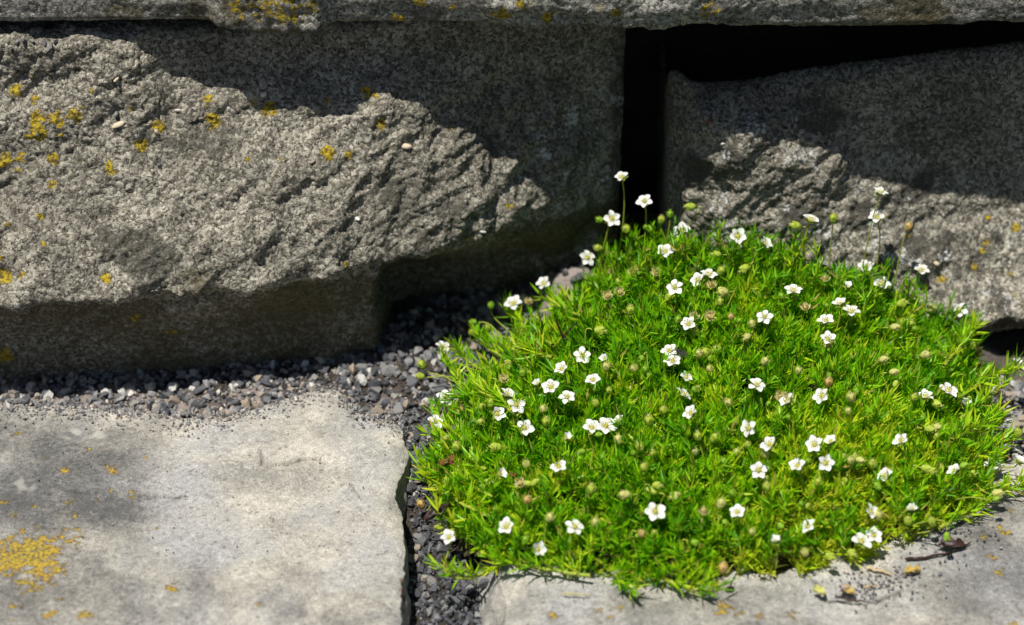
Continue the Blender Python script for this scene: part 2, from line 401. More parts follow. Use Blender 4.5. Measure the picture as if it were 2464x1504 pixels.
# block speckled with lichen
XR = X(1493)
me, P, N = block('wall_stone', X(-700), XR, -.012, .135, F_left, .16, .00055, .004, lambda x, z: z - .0042 * smooth(X(400), X(500), x) * smooth(.105, .131, z), left_amp, 3, (X(-60), XR))
lich = blobs(P, [(40, 215, 18, .9), (80, 235, 15, .8), (75, 185, 12, .7), (92, 282, 22, 1.), (140, 290, 22, .8), (185, 275, 26, .75), (95, 320, 26, .9), (68, 335, 12, .9), (10, 390, 22, .95), (130, 380, 16, .9), (45, 380, 18, .7), (45, 410, 16, .6), (120, 440, 18, .6),
                 (340, 345, 18, .85), (268, 400, 20, .85), (385, 300, 20, .9), (515, 293, 22, 1.), (505, 235, 14, .8), (640, 265, 24, .95), (615, 250, 12, .6), (790, 238, 9, .8), (920, 300, 16, .85), (788, 365, 19, 1.), (845, 375, 14, .8), (880, 222, 18, .8), (905, 228, 10, .8),
                 (255, 665, 14, .95), (10, 665, 20, 1.), (45, 660, 14, .85), (100, 520, 10, .8), (20, 545, 10, .7), (110, 588, 9, .8), (6, 620, 9, .9), (10, 860, 26, .95), (415, 805, 20, .8), (330, 770, 18, .6), (840, 640, 10, .8), (500, 260, 7, .8), (315, 265, 8, 1.), (1230, 490, 12, .8), (1130, 580, 12, .7), (1110, 560, 9, .7), (600, 380, 8, .8), (1090, 305, 6, .8), (680, 378, 7, .6), (215, 222, 8, .9), (140, 325, 9, .9)])
z = P[..., 2]; y = P[..., 1]; x = P[..., 0]
grime = .42 * smooth(.10, .5, fbm(P, .03, 3, 41)) * smooth(.03, .06, z) * smooth(.115, .10, z) + .30 * smooth(-.15, .3, noise(P, .06, 43))
under = smooth(.044, .037, z)  # undercut mask: olive-brown dirt, its colour also darkened to deepen the shade there
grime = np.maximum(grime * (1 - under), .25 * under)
grime = np.maximum(grime, .5 * smooth(.02, .045, x) * (1 - .5 * smooth(.0, .4, noise(P, .02, 5))))
pale = smooth(.18, .5, fbm(P, .012, 3, 77)) * .8 * (1.5 * smooth(.003, .018, x) * smooth(.105, .06, z) + .35 * smooth(-.05, -.0, x)) + .5 * blobs(P, [(600, 225, 120, .8), (700, 230, 90, .7)]).reshape(z.shape) * smooth(0, .4, noise(P, .004, 6))
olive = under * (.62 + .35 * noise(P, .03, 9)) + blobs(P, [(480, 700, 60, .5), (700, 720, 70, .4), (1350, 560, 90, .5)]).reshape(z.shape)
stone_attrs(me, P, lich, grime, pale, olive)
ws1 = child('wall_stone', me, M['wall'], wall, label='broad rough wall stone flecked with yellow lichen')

# block behind the cushion
xl = X(1600)
def tilt0(xx, zz): return np.where(zz > .02, .02 + (zz - .02) * np.interp(xx, [xl, X(2464)], [.93, 1.12]), zz)
me, P, N = block('wall_stone', xl, X(3300), -.012, .104, F_right, .16, .00058, .007, tilt0, right_amp, 23, (xl, X(2540)), 1.1)
z = P[..., 2]; x = P[..., 0]; y = P[..., 1]
lich = blobs(P, [(2260, 670, 14, .95), (2370, 580, 12, .8), (2380, 520, 10, .8), (2350, 640, 14, .7), (2450, 545, 14, .9), (2365, 600, 10, .8), (2430, 660, 10, .7), (2190, 570, 8, .7), (2130, 520, 7, .8), (2330, 720, 10, .7), (2440, 710, 10, .7), (2110, 380, 6, .6)])
grime = .7 * smooth(.05, .45, fbm(P, .02, 3, 51)) * smooth(.018, .0, y) + .2
pale = smooth(.1, .45, fbm(P, .010, 3, 87)) * .75 * smooth(.012, -.004, y)
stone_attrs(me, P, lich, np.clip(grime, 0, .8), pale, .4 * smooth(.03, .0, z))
ws2 = child('wall_stone', me, M['wall'], wall, label='grey wall stone behind the green cushion')

# coping
def cz(xx, zz):
    w = np.interp(xx, [X(u, .855) for u in (-900, 0, 150, 500, 540, 610, 720, 860, 1080, 1160, 1330, 1400, 1700, 1800, 2060, 2200, 2320, 2360, 2464, 3300)],
                  [.0016, .0014, .0016, .0018, .0014, -.0010, -.0006, .0010, .0008, .0004, -.0010, -.0004, .0002, -.0002, -.0004, -.0004, -.0006, .0012, .0012, .001])
    return zz + w * smooth(.155, .142, zz)
me, P, N = block('coping_stone', X(-900), X(3300), .1395, .24, F_cope, .22, .0007, .003, cz, cope_amp, 61, (X(-80, .86), X(2540, .86)))
lich = blobs(P, [(1010 / 1.662, 20, 40, .5), (640, 10, 60, .55), (700, 25, 60, .6), (740, 12, 40, .6), (570, 25, 30, .55), (1210, 40, 26, .85), (1260, 15, 20, .8), (1320, 45, 18, .8), (1440, 20, 14, .6), (1480, 35, 16, .9), (1010, 12, 16, .8), (1090, 20, 10, .7), (960, 48, 22, .7), (1700, 30, 30, .7)])
olive = blobs(P, [(300, 40, 60, .6), (480, 45, 60, .7), (560, 40, 40, .7), (2200, 40, 100, .7), (2100, 45, 60, .6), (2000, 50, 60, .4)])
z = P[..., 2]
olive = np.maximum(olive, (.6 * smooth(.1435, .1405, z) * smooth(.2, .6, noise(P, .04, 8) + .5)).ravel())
grime = .55 * smooth(0, .5, fbm(P, (.03, .03, .012), 3, 33))
stone_attrs(me, P, lich, grime, .5 * smooth(.2, .5, fbm(P, .01, 2, 35)), olive)
cope = child('coping_stone', me, M['coping'], wall, label='long weathered coping stone across the top')

# ------------------------------------------------------------------ paving slabs and soil
def curve_from_px(pts, axis, z=0.0):
    q = np.array([on_z(u, v, z)[:2] for u, v in pts]); q = q[np.argsort(q[:, axis])]
    return q
backL = curve_from_px([(-900, 965), (0, 968), (200, 975), (330, 985), (450, 1003), (540, 1000), (620, 978), (690, 950), (750, 934), (815, 930), (832, 955), (850, 985), (900, 997), (962, 1004), (1200, 1010)], 0)
rightL = curve_from_px([(958, 990), (965, 1020), (978, 1080), (970, 1120), (958, 1150), (948, 1190), (962, 1230), (972, 1300), (968, 1400), (965, 1504), (960, 1800)], 1)
def yb_L(x):
    x = np.asarray(x, float); p = np.stack([x, 0 * x, 0 * x], -1)
    return np.interp(x, backL[:, 0], backL[:, 1]) + .0022 * noise(p, .016, 501) + .0013 * noise(p, .006, 502) + .0007 * noise(p, .0025, 503)
def xr_L(y):
    y = np.asarray(y, float); p = np.stack([y, 0 * y, 0 * y], -1)
    return np.interp(y, rightL[:, 1], rightL[:, 0]) + .0007 * noise(p, .009, 504) + .0005 * noise(p, .003, 505)
leftR = curve_from_px([(1205, 1240), (1208, 1330), (1212, 1365), (1214, 1400), (1222, 1440), (1222, 1504), (1222, 1800)], 1)
backR = curve_from_px([(1100, 1290), (1500, 1200), (2000, 1120), (2300, 1115), (2380, 1120), (2464, 1100), (3300, 1100)], 0)
def xl_R(y): return np.interp(y, leftR[:, 1], leftR[:, 0])
def yb_R(x): return np.interp(x, backR[:, 0], backR[:, 1])

def ground_z(x, y):
    p = np.stack([x, y, np.zeros_like(x)], -1)
    g = -.0045 + .0012 * noise(p, .03, 91) + .0006 * noise(p, .008, 92)
    gx0, gx1 = X(985, .82), X(1190, .82)
    ingap = smooth(gx0 - .02, gx0 - .005, x) * smooth(gx1 + .03, gx1 + .01, x)
    g = g - ingap * .016 * smooth(-.075, -.125, y)
    g = g + .020 * np.exp(-(((x - X(1385)) / .017) ** 2 + ((y - .010) / .011) ** 2))
    g = g + .02 * smooth(.04, .09, y)
    g = g - .006 * smooth(X(2330), X(2420), x) * smooth(-.08, -.05, y)
    return g
def slab_top(x, y):
    """height of whatever lies flat at x, y, and 1 where that is a slab"""
    inL = (x < xr_L(y) + .001) & (y < yb_L(x) + .001)
    inR = (x > xl_R(y) - .001) & (y < yb_R(x) + .001)
    return np.where(inL | inR, np.where(inR, .0005, 0.0), ground_z(x, y)), inL | inR

def make_slab(name, far, near, edge_x, edge_y, side, ramps, slant, seed, cracks=()):
    """far: outer x; near: outer y; side=+1 the edge is on the +x side, -1 on the -x side"""
    st = .00058; drop = np.concatenate([np.linspace(.0007, .030, 40)])
    L1 = int(abs(ramps[0]) / st); L2 = int(ramps[1] / st)
    uu = np.concatenate([np.linspace(0, 1, L1), np.ones(len(drop))]); du = np.concatenate([np.zeros(L1), drop])
    vv = np.concatenate([np.linspace(0, 1, L2) , np.ones(len(drop))]); dv = np.concatenate([np.zeros(L2), drop])
    U, V = np.meshgrid(uu, vv, indexing='ij'); DU, DV = np.meshgrid(du, dv, indexing='ij')
    xx = far + U * (side * ramps[0]); yy = near + V * ramps[1]
    for _ in range(6):
        ex = edge_x(yy); ey = edge_y(xx)
        xx = far + U * (ex - far); yy = near + V * (ey - near)
    D = (DU ** 3 + DV ** 3) ** (1 / 3)
    P = np.stack([xx, yy, -D], -1)
    rr = .0032                                             # worn, rounded arris
    dx = np.abs(edge_x(yy) - xx); dy = np.abs(edge_y(xx) - yy)
    q = np.stack([xx, yy, np.zeros_like(xx)], -1)
    wid = rr * (1.2 + 1.1 * noise(q, .02, seed + 9))
    P[..., 2] -= (rr * .9 * np.exp(-dx / np.maximum(wid, .0008)) * (DU == 0) + rr * .7 * (DU > 0) + rr * .35 * np.exp(-dy / np.maximum(wid * .8, .0008)) * (DU == 0))
    P[..., 0] += side * slant * (np.minimum(DU, .016) / .016) + side * .0016 * (DU > 0) * noise(P, (.012, .012, .006), seed + 4)
    P[..., 1] += .0018 * (DV > 0) * noise(P, (.012, .012, .006), seed + 5)
    top = np.exp(-D / .004)
    h = .0011 * noise(P, (.09, .07, .09), seed) + .0006 * noise(P, (.03, .024, .03), seed + 1) + .00022 * noise(P, .008, seed + 2) + .00013 * noise(P, .0025, seed + 3) + .00008 * noise(P, .0013, seed + 6)
    h += (1 - top) * .0008 * noise(P, .005, seed + 7)
    crack = np.zeros(xx.shape)
    for pts, w, dep, step in cracks:
        poly = np.array([on_z(u, v)[:2] for u, v in pts])
        best = np.full(xx.shape, 9.); sgn = np.zeros(xx.shape)
        jit = .0016 * noise(q, .009, 71) + .0010 * noise(q, .004, 72) + .0005 * noise(q, .002, 73)
        for a, b in zip(poly[:-1], poly[1:]):
            ab = b - a; t = np.clip(((xx - a[0]) * ab[0] + (yy + jit - a[1]) * ab[1]) / (ab @ ab), 0, 1)
            ddx = xx - a[0] - t * ab[0]; ddy = yy + jit - a[1] - t * ab[1]; dd = np.hypot(ddx, ddy)
            m = dd < best; best = np.where(m, dd, best); sgn = np.where(m, np.sign(ddy), sgn)
        k = np.exp(-(best / w) ** 2); h -= dep * k; crack = np.maximum(crack, np.exp(-(best / (w * .6)) ** 2) * .75)
        h += step * np.exp(-best / .012) * (sgn > 0)
    P[..., 2] += h
    f, c = grid_faces(*P.shape[:2], flip=(side < 0))
    me = mesh_np(name, P.reshape(-1, 3), f, c)
    attr(me, 'crack', crack)
    return me, P

paving = empty('pavement', (0, -.15, -.02)); tag(paving, 'sandstone paving slabs at the foot of the wall', None, None, 'structure')
me, P = make_slab('paving_slab', X(-160, .86), -.235, xr_L, yb_L, 1, (.20, .16), .0015, 101,
                  cracks=[([(626, 1088), (633, 1106), (628, 1121), (672, 1119), (722, 1109), (772, 1106)], .0005, .0011, .0012), ([(338, 1192), (380, 1198), (420, 1197), (452, 1192)], .0005, .0010, .0008),
                          ([(846, 1160), (852, 1180), (866, 1198)], .0005, .0006, 0), ([(152, 1176), (200, 1185), (215, 1182)], .0006, .0008, .0003), ([(620, 1060), (640, 1067)], .0005, .0006, .0002), ([(905, 1332), (935, 1318)], .0005, .0003, 0)])
q = P
lich = blobs(P, [(75, 1330, 66, 1.2), (40, 1335, 66, 1.1), (110, 1360, 56, 1.), (150, 1290, 44, .8), (60, 1290, 44, .72), (10, 1310, 46, .8), (80, 1400, 56, .72), (190, 1310, 24, .55), (30, 1445, 50, .45), (115, 1470, 24, .8), (205, 1476, 22, 1.), (25, 1490, 20, .7), (130, 1445, 30, .5),
                 (268, 1125, 22, .95), (152, 1130, 18, .85), (235, 1118, 12, .8), (355, 1096, 15, .8), (318, 1184, 15, .8), (168, 1203, 15, .9), (175, 1225, 10, .8), (190, 1238, 14, .7), (10, 1203, 14, .9), (35, 1230, 15, .8), (230, 1195, 10, .8), (80, 1215, 10, .8), (420, 1410, 22, .7), (445, 1418, 12, .7), (395, 1425, 12, .6), (575, 1455, 14, .7), (620, 1450, 12, .7), (160, 1095, 12, .6), (215, 1075, 8, .7), (110, 1092, 10, .7), (40, 1040, 16, .6), (265, 1173, 8, .7), (375, 1265, 7, .7), (700, 1480, 14, .6)])
gr = blobs(P, [(100, 1080, 130, 1.), (200, 1120, 130, 1.), (60, 1180, 130, 1.), (200, 1200, 110, 1.), (270, 1235, 90, .95), (20, 1050, 110, 1.), (260, 1060, 80, .7), (330, 1130, 60, .6), (100, 1260, 100, .8), (150, 1400, 140, .75), (40, 1440, 130, .8), (300, 1440, 120, .6), (450, 1450, 110, .5), (480, 1400, 70, .45), (560, 1110, 70, .45), (520, 1080, 60, .35), (700, 1440, 90, .45), (820, 1490, 80, .5), (300, 1300, 80, .5), (230, 1340, 60, .6)], True).reshape(q.shape[:2])
topm = np.exp(np.minimum(0, q[..., 2] + .002) / .003)
pale = blobs(P, [(790, 950, 50, .6), (190, 1040, 26, .7), (240, 1040, 22, .6), (60, 1160, 30, .5)]).reshape(q.shape[:2]) * smooth(-.1, .3, noise(q, .004, 12))
rust = blobs(P, [(974, 1400, 9, .9), (975, 1420, 8, 1.), (976, 1440, 8, 1.), (975, 1465, 7, .9)])
stone_attrs(me, P, lich * .8, (gr * .95 + .06 + .25 * noise(q, (.05, .035, .05), 55)) * topm + .42 * (1 - topm), pale, rust)
ps1 = child('paving_slab', me, M['slab'], paving, label='pale cream paving slab with orange lichen patches')

me, P = make_slab('paving_slab', X(2640, .86), -.235, xl_R, yb_R, -1, (.21, .15), .0085, 141, cracks=[([(1960, 1400), (1990, 1440), (2060, 1445), (2120, 1440), (2165, 1420)], .0012, .0012, .0006)])
q = P
lich = blobs(P, [(1450, 1470, 34, .72), (1330, 1480, 24, .7), (1500, 1465, 20, .6), (1740, 1460, 30, .68), (1780, 1470, 20, .6), (1830, 1480, 16, .7), (2250, 1220, 26, .72), (2300, 1235, 24, .66), (2410, 1270, 22, .75), (2370, 1290, 18, .7), (2440, 1225, 14, .8), (2390, 1340, 18, .7), (2400, 1370, 20, .65), (2455, 1430, 20, .6), (1920, 1480, 24, .6), (2440, 1500, 26, .7), (1300, 1430, 16, .5), (2230, 1490, 16, .6), (2430, 1280, 10, .8)])
topm = np.exp(np.minimum(0, q[..., 2] + .002) / .003)
gr = blobs(P, [(2350, 1290, 90, .7), (2300, 1450, 130, .55), (2440, 1380, 90, .6), (1850, 1490, 140, .5), (1560, 1480, 120, .5), (1300, 1460, 70, .35), (2150, 1480, 90, .5), (2420, 1220, 60, .7)], True).reshape(q.shape[:2])
stone_attrs(me, P, lich * .8, (gr * .9 + .12 + .25 * noise(q, (.05, .035, .05), 56)) * topm + .35 * (1 - topm), 0, 0)
ps2 = child('paving_slab', me, M['slab'], paving, label='grey paving slab under the front of the cushion')

# soil
xs = np.concatenate([np.linspace(-2.5, -.26, 12)[:-1], path1d(-.26, .26, .0011), np.linspace(.26, 2.5, 12)[1:]])
ys = np.concatenate([np.linspace(-2.5, -.26, 12)[:-1], path1d(-.26, .13, .0011), np.linspace(.13, 2.5, 12)[1:]])
gx, gy = np.meshgrid(xs, ys, indexing='ij')
gz = ground_z(gx, gy)
inner = ((np.abs(gx) < .26) & (gy > -.26) & (gy < .13))
p3 = np.stack([gx, gy, gz], -1)
gz = np.where(inner, gz + .0007 * noise(p3, .004, 93) + .0005 * noise(p3, .002, 94), np.where(gy > .05, .016, -.0185))
gz = np.where((gx < -.215) & (gy < -.07), -.0185, gz)
slz, ins = slab_top(gx, gy)
gz = np.where(ins & (gy < -.07), np.minimum(gz, -.0185), gz)
f, c = grid_faces(len(xs), len(ys))
me = mesh_np('ground', np.stack([gx, gy, gz], -1).reshape(-1, 3), f, c)
attr(me, 'dust', np.clip(smooth(-.1, .5, noise(p3, .02, 95)) * .8 * smooth(-.085, -.06, gy) + 1.2 * np.exp(-(((gx - X(1385)) / .018) ** 2 + ((gy - .008) / .012) ** 2)), 0, 1))
obj('ground', me, M['soil'], kind='structure', label='dark crumbly soil between paving and wall')

# earth packed behind the blocks
ex = path1d(-.45, .45, .004); ez = path1d(-.01, .15, .004)
EX, EZ = np.meshgrid(ex, ez, indexing='ij'); p3 = np.stack([EX, np.zeros_like(EX), EZ], -1)
EY = .075 + .008 * noise(p3, .02, 5) + .02 * smooth(.06, .1, EZ)
f, c = grid_faces(len(ex), len(ez))
me = mesh_np('earth_bank', np.stack([EX, EY, EZ], -1).reshape(-1, 3), f, c); attr(me, 'dust', np.zeros(EX.size))
obj('earth_bank', me, M['soil'], kind='structure', label='dark earth packed behind the wall stones')

# ------------------------------------------------------------------ gravel
def hull_mesh(name, seed, flat=.62, npts=14):
    import bmesh
    r = np.random.default_rng(seed); bm = bmesh.new()
    pts = r.normal(size=(npts, 3)); pts /= np.linalg.norm(pts, axis=1, keepdims=True)
    pts *= np.array([1, r.uniform(.6, .9), flat * r.uniform(.75, 1.15)]) * r.uniform(.82, 1.0, (npts, 1))
    for p in pts: bm.verts.new(p * .5)
    bmesh.ops.convex_hull(bm, input=bm.verts)
    for v in [v for v in bm.verts if not v.link_faces]: bm.verts.remove(v)
    me = bpy.data.meshes.new(name); bm.to_mesh(me); bm.free(); return me
HULLS = [hull_mesh('gravel_chip', 200 + k) for k in range(14)]
def round_mesh(seed):
    m = hull_mesh('pebble', seed, .95, 90); m.polygons.foreach_set('use_smooth', [True] * len(m.polygons)); return m
HV = []
for m in HULLS:
    vv = np.zeros(len(m.vertices) * 3, np.float32); m.vertices.foreach_get('co', vv)
    HV.append((vv.reshape(-1, 3), [tuple(p.vertices) for p in m.polygons]))

NCHIP = len(HULLS); HULLS += [round_mesh(400 + k) for k in range(3)]
def in_poly(pts, x, y):
    c = np.zeros(np.shape(x), bool); n = len(pts)
    for i in range(n):
        (x1, y1), (x2, y2) = pts[i], pts[i - 1]
        c ^= ((y1 > y) != (y2 > y)) & (x < (x2 - x1) * (y - y1) / (y2 - y1 + 1e-15) + x1)
    return c
def px_poly(pts, z=-.003): return [tuple(on_z(u, v, z)[:2]) for u, v in pts]
def seg_dist(pts, x, y):
    best = np.full(np.shape(x), 9.)
    for a, b in zip(pts[:-1], pts[1:]):
        a = np.array(a); b = np.array(b); ab = b - a
        t = np.clip(((x - a[0]) * ab[0] + (y - a[1]) * ab[1]) / (ab @ ab), 0, 1)
        best = np.minimum(best, np.hypot(x - a[0] - t * ab[0], y - a[1] - t * ab[1]))
    return best

# outline of the cushion on the ground
front_px = [(1515, 668), (1470, 705), (1400, 758), (1310, 815), (1235, 875), (1155, 948), (1097, 1008), (1064, 1064), (1045, 1130), (1065, 1215), (1120, 1290), (1190, 1338), (1330, 1368), (1480, 1398), (1600, 1412), (1740, 1405),
            (1850, 1385), (1990, 1362), (2120, 1335), (2200, 1300), (2290, 1262), (2350, 1200), (2385, 1130), (2395, 1050), (2385, 975), (2370, 915), (2350, 860)]
FRONT = np.array([on_z(u, v, .001)[:2] for u, v in front_px])
_t = np.linspace(0, len(FRONT) - 1, 110); _k = np.clip(_t.astype(int), 0, len(FRONT) - 2); _f = (_t - _k)[:, None]
FRONT = FRONT[_k] * (1 - _f) + FRONT[_k + 1] * _f
_j = np.stack([FRONT[:, 0], FRONT[:, 1], np.zeros(110)], -1)
_n = np.gradient(FRONT, axis=0); _n = np.stack([-_n[:, 1], _n[:, 0]], 1); _n /= np.linalg.norm(_n, axis=1, keepdims=True)
FRONT = [tuple(p) for p in FRONT + _n * (.0042 * noise(_j, .018, 401) + .0028 * noise(_j, .007, 402))[:, None]]
BACK = [(X(2345, .92), -.020), (X(2250, .93), -.024), (X(2050, .94), -.020), (X(1900, .94), -.018), (X(1750, .94), -.012), (X(1660, .95), -.008), (X(1590, .95), .002), (X(1500, .95), .004)]
OUT = FRONT + BACK
def moss_in(x, y): return in_poly(OUT, x, y)
HX = np.array([X(u, .9) for u in (1000, 1250, 1480, 1700, 1850, 2000, 2150, 2250, 2350)])
HB = np.array([.020, .030, .038, .040, .038, .033, .026, .018, .012])
def moss_h(x, y):
    d = seg_dist(FRONT, x, y)
    p = np.stack([x, y, np.zeros_like(x)], -1)
    back = np.interp(x, HX, HB)
    top = .010 + (back - .010) * smooth(-.165, -.005, y) ** .8
    h = .0025 + top * (1 - np.exp(-d / (.016 + .006 * smooth(X(1600, .9), X(1300, .9), x)))) + .0034 * noise(p, .024, 301) + .0030 * noise(p, .011, 302)
    base, _ = slab_top(x, y)
    return np.maximum(base, -.004) + np.maximum(h, .001)
def level(x, y):
    x = np.atleast_1d(np.asarray(x, float)); y = np.atleast_1d(np.asarray(y, float))
    return np.where(moss_in(x, y), moss_h(x, y), slab_top(x, y)[0])

def rot_rand(n, tilt=.7):
    a = RNG.uniform(0, 2 * np.pi, n); b = RNG.normal(0, tilt, n); g = RNG.normal(0, tilt, n)
    ca, sa, cb, sb, cg, sg = np.cos(a), np.sin(a), np.cos(b), np.sin(b), np.cos(g), np.sin(g)
    Rz = np.zeros((n, 3, 3)); Rz[:, 0, 0] = ca; Rz[:, 0, 1] = -sa; Rz[:, 1, 0] = sa; Rz[:, 1, 1] = ca; Rz[:, 2, 2] = 1
    Rx = np.zeros((n, 3, 3)); Rx[:, 0, 0] = 1; Rx[:, 1, 1] = cb; Rx[:, 1, 2] = -sb; Rx[:, 2, 1] = sb; Rx[:, 2, 2] = cb
    Ry = np.zeros((n, 3, 3)); Ry[:, 1, 1] = 1; Ry[:, 0, 0] = cg; Ry[:, 0, 2] = sg; Ry[:, 2, 0] = -sg; Ry[:, 2, 2] = cg
    return Rx @ Ry @ Rz

REG = {
 'seam': px_poly([(-120, 880), (300, 880), (520, 865), (880, 825), (900, 905), (820, 915), (640, 985), (450, 1006), (300, 990), (-120, 980)]),
 'corner': px_poly([(870, 830), (980, 740), (1280, 665), (1470, 640), (1500, 700), (1280, 800), (1130, 950), (1060, 1050), (1080, 1180), (985, 1150), (965, 1010), (830, 985), (815, 910)]),
 'gap': px_poly([(985, 1090), (1090, 1120), (1130, 1290), (1200, 1340), (1205, 1520), (975, 1520)], -.012),
 'beside': px_poly([(2330, 880), (2600, 900), (2600, 1120), (2464, 1120), (2340, 1130)]),
 'deep': [(X(1480), .02), (X(1625), .015), (X(1625), .07), (X(1480), .07)],
}
TONES = {'seam': (.50, .30), 'corner': (.36, .30), 'gap': (.16, .20), 'beside': (.66, .22), 'deep': (.3, .15)}
def sample(region, n):
    poly = REG[region]; a = np.array(poly); lo, hi = a.min(0), a.max(0); out = np.zeros((0, 2))
    while len(out) < n:
        q = RNG.uniform(lo, hi, (n * 3, 2)); out = np.concatenate([out, q[in_poly(poly, q[:, 0], q[:, 1])]])
    return out[:n]
gv, gf, gc, gt, off = [], [], [], [], 0
def scatter(q, sizes, tones, zoff):
    global off
    R = rot_rand(len(q))
    zt, ins = slab_top(q[:, 0], q[:, 1])
    k = RNG.integers(0, len(HV), len(q))
    for i in range(len(q)):
        v, fs = HV[k[i]]
        w = (v * sizes[i]) @ R[i].T + np.array([q[i, 0], q[i, 1], zt[i] + sizes[i] * zoff])
        gv.append(w); gt.append(np.full(len(v), tones[i]))
        for fc in fs: gf.extend(a + off for a in fc); gc.append(len(fc))
        off += len(v)
for reg, n in (('seam', 1700), ('corner', 2000), ('gap', 1500), ('beside', 700), ('deep', 150)):
    q = sample(reg, n)
    sz = np.clip(RNG.lognormal(math.log(.0023), .50, n), .0007, .0056)
    if reg == 'gap': sz *= .82
    _, ins = slab_top(q[:, 0], q[:, 1])
    edge = np.ones(n, bool)
    if reg in ('seam', 'corner'):
        dy = yb_L(q[:, 0]) - q[:, 1]
        edge = ~ins | (RNG.uniform(size=n) < np.exp(-np.maximum(dy, 0) / .0035) * .8)
        edge &= (RNG.uniform(size=n) < 1.02 - .85 * np.exp(-(((q[:, 0] - X(1385)) / .015) ** 2 + ((q[:, 1] - .008) / .010) ** 2)))
    elif reg == 'gap': edge = ~ins
    q, sz = q[edge], sz[edge]; m, s = TONES[reg]
    scatter(q, sz, np.clip(RNG.normal(m, s, len(q)), 0, 1), .22)
n = 2600; xq = RNG.uniform(X(-60, .9), X(985, .9), n); yq = yb_L(xq) + RNG.normal(-.001, .0055, n); ok = yq < -.02
scatter(np.stack([xq, yq], 1)[ok], np.clip(RNG.lognormal(math.log(.0009), .45, ok.sum()), .0004, .0022), np.clip(RNG.normal(.66, .24, ok.sum()), 0, 1), .3)
# grit on the slabs and on the ledge
n = 120; q = np.stack([RNG.uniform(X(0, .86), X(960, .86), n), RNG.uniform(-.19, -.06, n)], 1); q = q[slab_top(q[:, 0], q[:, 1])[1]]
scatter(q, RNG.uniform(.0004, .0011, len(q)), np.clip(RNG.normal(.2, .25, len(q)), 0, 1), .3)
q = np.array([on_z(u, v)[:2] for u, v in zip(RNG.normal(2120, 70, 260), RNG.normal(1405, 26, 260))])
scatter(q, RNG.uniform(.0005, .0016, len(q)), np.clip(RNG.normal(.45, .3, len(q)), 0, 1), .3)
q = np.array([on_z(u, v)[:2] for u, v in zip(RNG.normal(2290, 60, 170), RNG.normal(1290, 32, 170))])
scatter(q, RNG.uniform(.0005, .0019, len(q)), np.clip(RNG.normal(.3, .2, len(q)), 0, 1), .3)
me = mesh_np('gravel', np.concatenate(gv), gf, gc, False); attr(me, 'tone', np.concatenate(gt))
obj('gravel', me, M['gravel'], kind='stuff', label='fine grey gravel filling the joints between slabs and wall', cat='gravel')

# the bigger chips, one by one
TXT = {'seam': 'in the joint along the lichen-flecked wall stone', 'corner': 'on the gravel between pale slab and green cushion', 'gap': 'in the dark joint between the two paving slabs', 'beside': 'on the gravel past the flowering cushion by the wall'}
TON = {'chip_dark': 'dark angular gravel chip', 'chip_slate': 'slate-grey angular gravel chip', 'chip_grey': 'mid-grey gravel chip', 'chip_tan': 'tan gravel chip', 'chip_pale': 'pale gravel chip'}
HM = {}
def chip(pos, size, mat, name='gravel_chip', label=None, cat='gravel chip', group=None, shape=None, rot=None):
    k = int(RNG.integers(0, NCHIP)) if shape is None else shape
    key = (k, mat)
    if key not in HM:
        m = HULLS[k].copy(); m.materials.clear(); m.materials.append(M[mat]); HM[key] = m
    o = bpy.data.objects.new(name, HM[key]); col.objects.link(o); o.location = pos
    o.scale = (size,) * 3 if np.isscalar(size) else size
    o.rotation_euler = rot if rot is not None else (RNG.normal(0, .4), RNG.normal(0, .4), RNG.uniform(0, 6.28))
    tag(o, label, cat, group); return o
for reg, n, lo, hi in (('seam', 75, .0036, .0068), ('corner', 105, .0036, .0072), ('gap', 60, .0030, .0054), ('beside', 32, .0034, .0058)):
    q = sample(reg, n * 3); zt, ins = slab_top(q[:, 0], q[:, 1]); u, v, _ = project(np.stack([q[:, 0], q[:, 1], zt], -1))
    ok = ~ins & ~moss_in(q[:, 0], q[:, 1]) & (u > -10) & (u < W) & (v < H + 5); q, zt = q[ok][:n], zt[ok][:n]
    for (x_, y_), z_ in zip(q, zt):
        s = RNG.uniform(lo, hi); m_, s_ = TONES[reg]
        tk = ['chip_dark', 'chip_slate', 'chip_grey', 'chip_tan', 'chip_pale'][int(np.clip(RNG.normal(m_, s_) * 5, 0, 4.99))]
        chip((x_, y_, z_ + s * .26), s, tk, label=f'{TON[tk]} {TXT[reg]}', group='loose gravel chips along the joints')

# pebbles that stand out
def pebble(u, v, size, mat, label, z=None, y=None, squash=(1, .8, .7), name='pebble', cat='pebble'):
    if y is not None: p = on_y(u, v, y)
    else:
        p = on_z(u, v, 0.0); p = on_z(u, v, float(slab_top(np.array([p[0]]), np.array([p[1]]))[0][0]) + size * .3) if z is None else on_z(u, v, z)
    return chip(tuple(p), tuple(size * s for s in squash), mat, name, label, cat, rot=(RNG.normal(0, .3), RNG.normal(0, .3), RNG.uniform(0, 6)))
pebble(415, 930, .0078, 'chip_pale', 'large pale rounded pebble standing against the shaded joint', squash=(.85, .8, 1.1))
pebble(448, 996, .0066, 'chip_grey', 'flat pale grey chip lying at back edge of cream slab', squash=(1.2, .7, .55))
pebble(478, 940, .006, 'chip_slate', 'dark slate lump beside the large pale pebble', squash=(1.2, .8, .7))
pebble(22, 978, .0058, 'chip_pale', 'light grey pebble on the lichened slab corner by the wall', squash=(1.1, .8, .7))
pebble(970, 1010, .0065, 'chip_slate', 'blue-grey gravel lump at the broken slab corner')
pebble(1205, 742, .0072, 'chip_pink', 'pinkish upright stone chip near the wall hollow', squash=(.6, .5, 1.4))
pebble(1175, 750, .0068, 'chip_grey', 'grey wedge-shaped chip near the wall hollow', squash=(1.3, .8, .6))
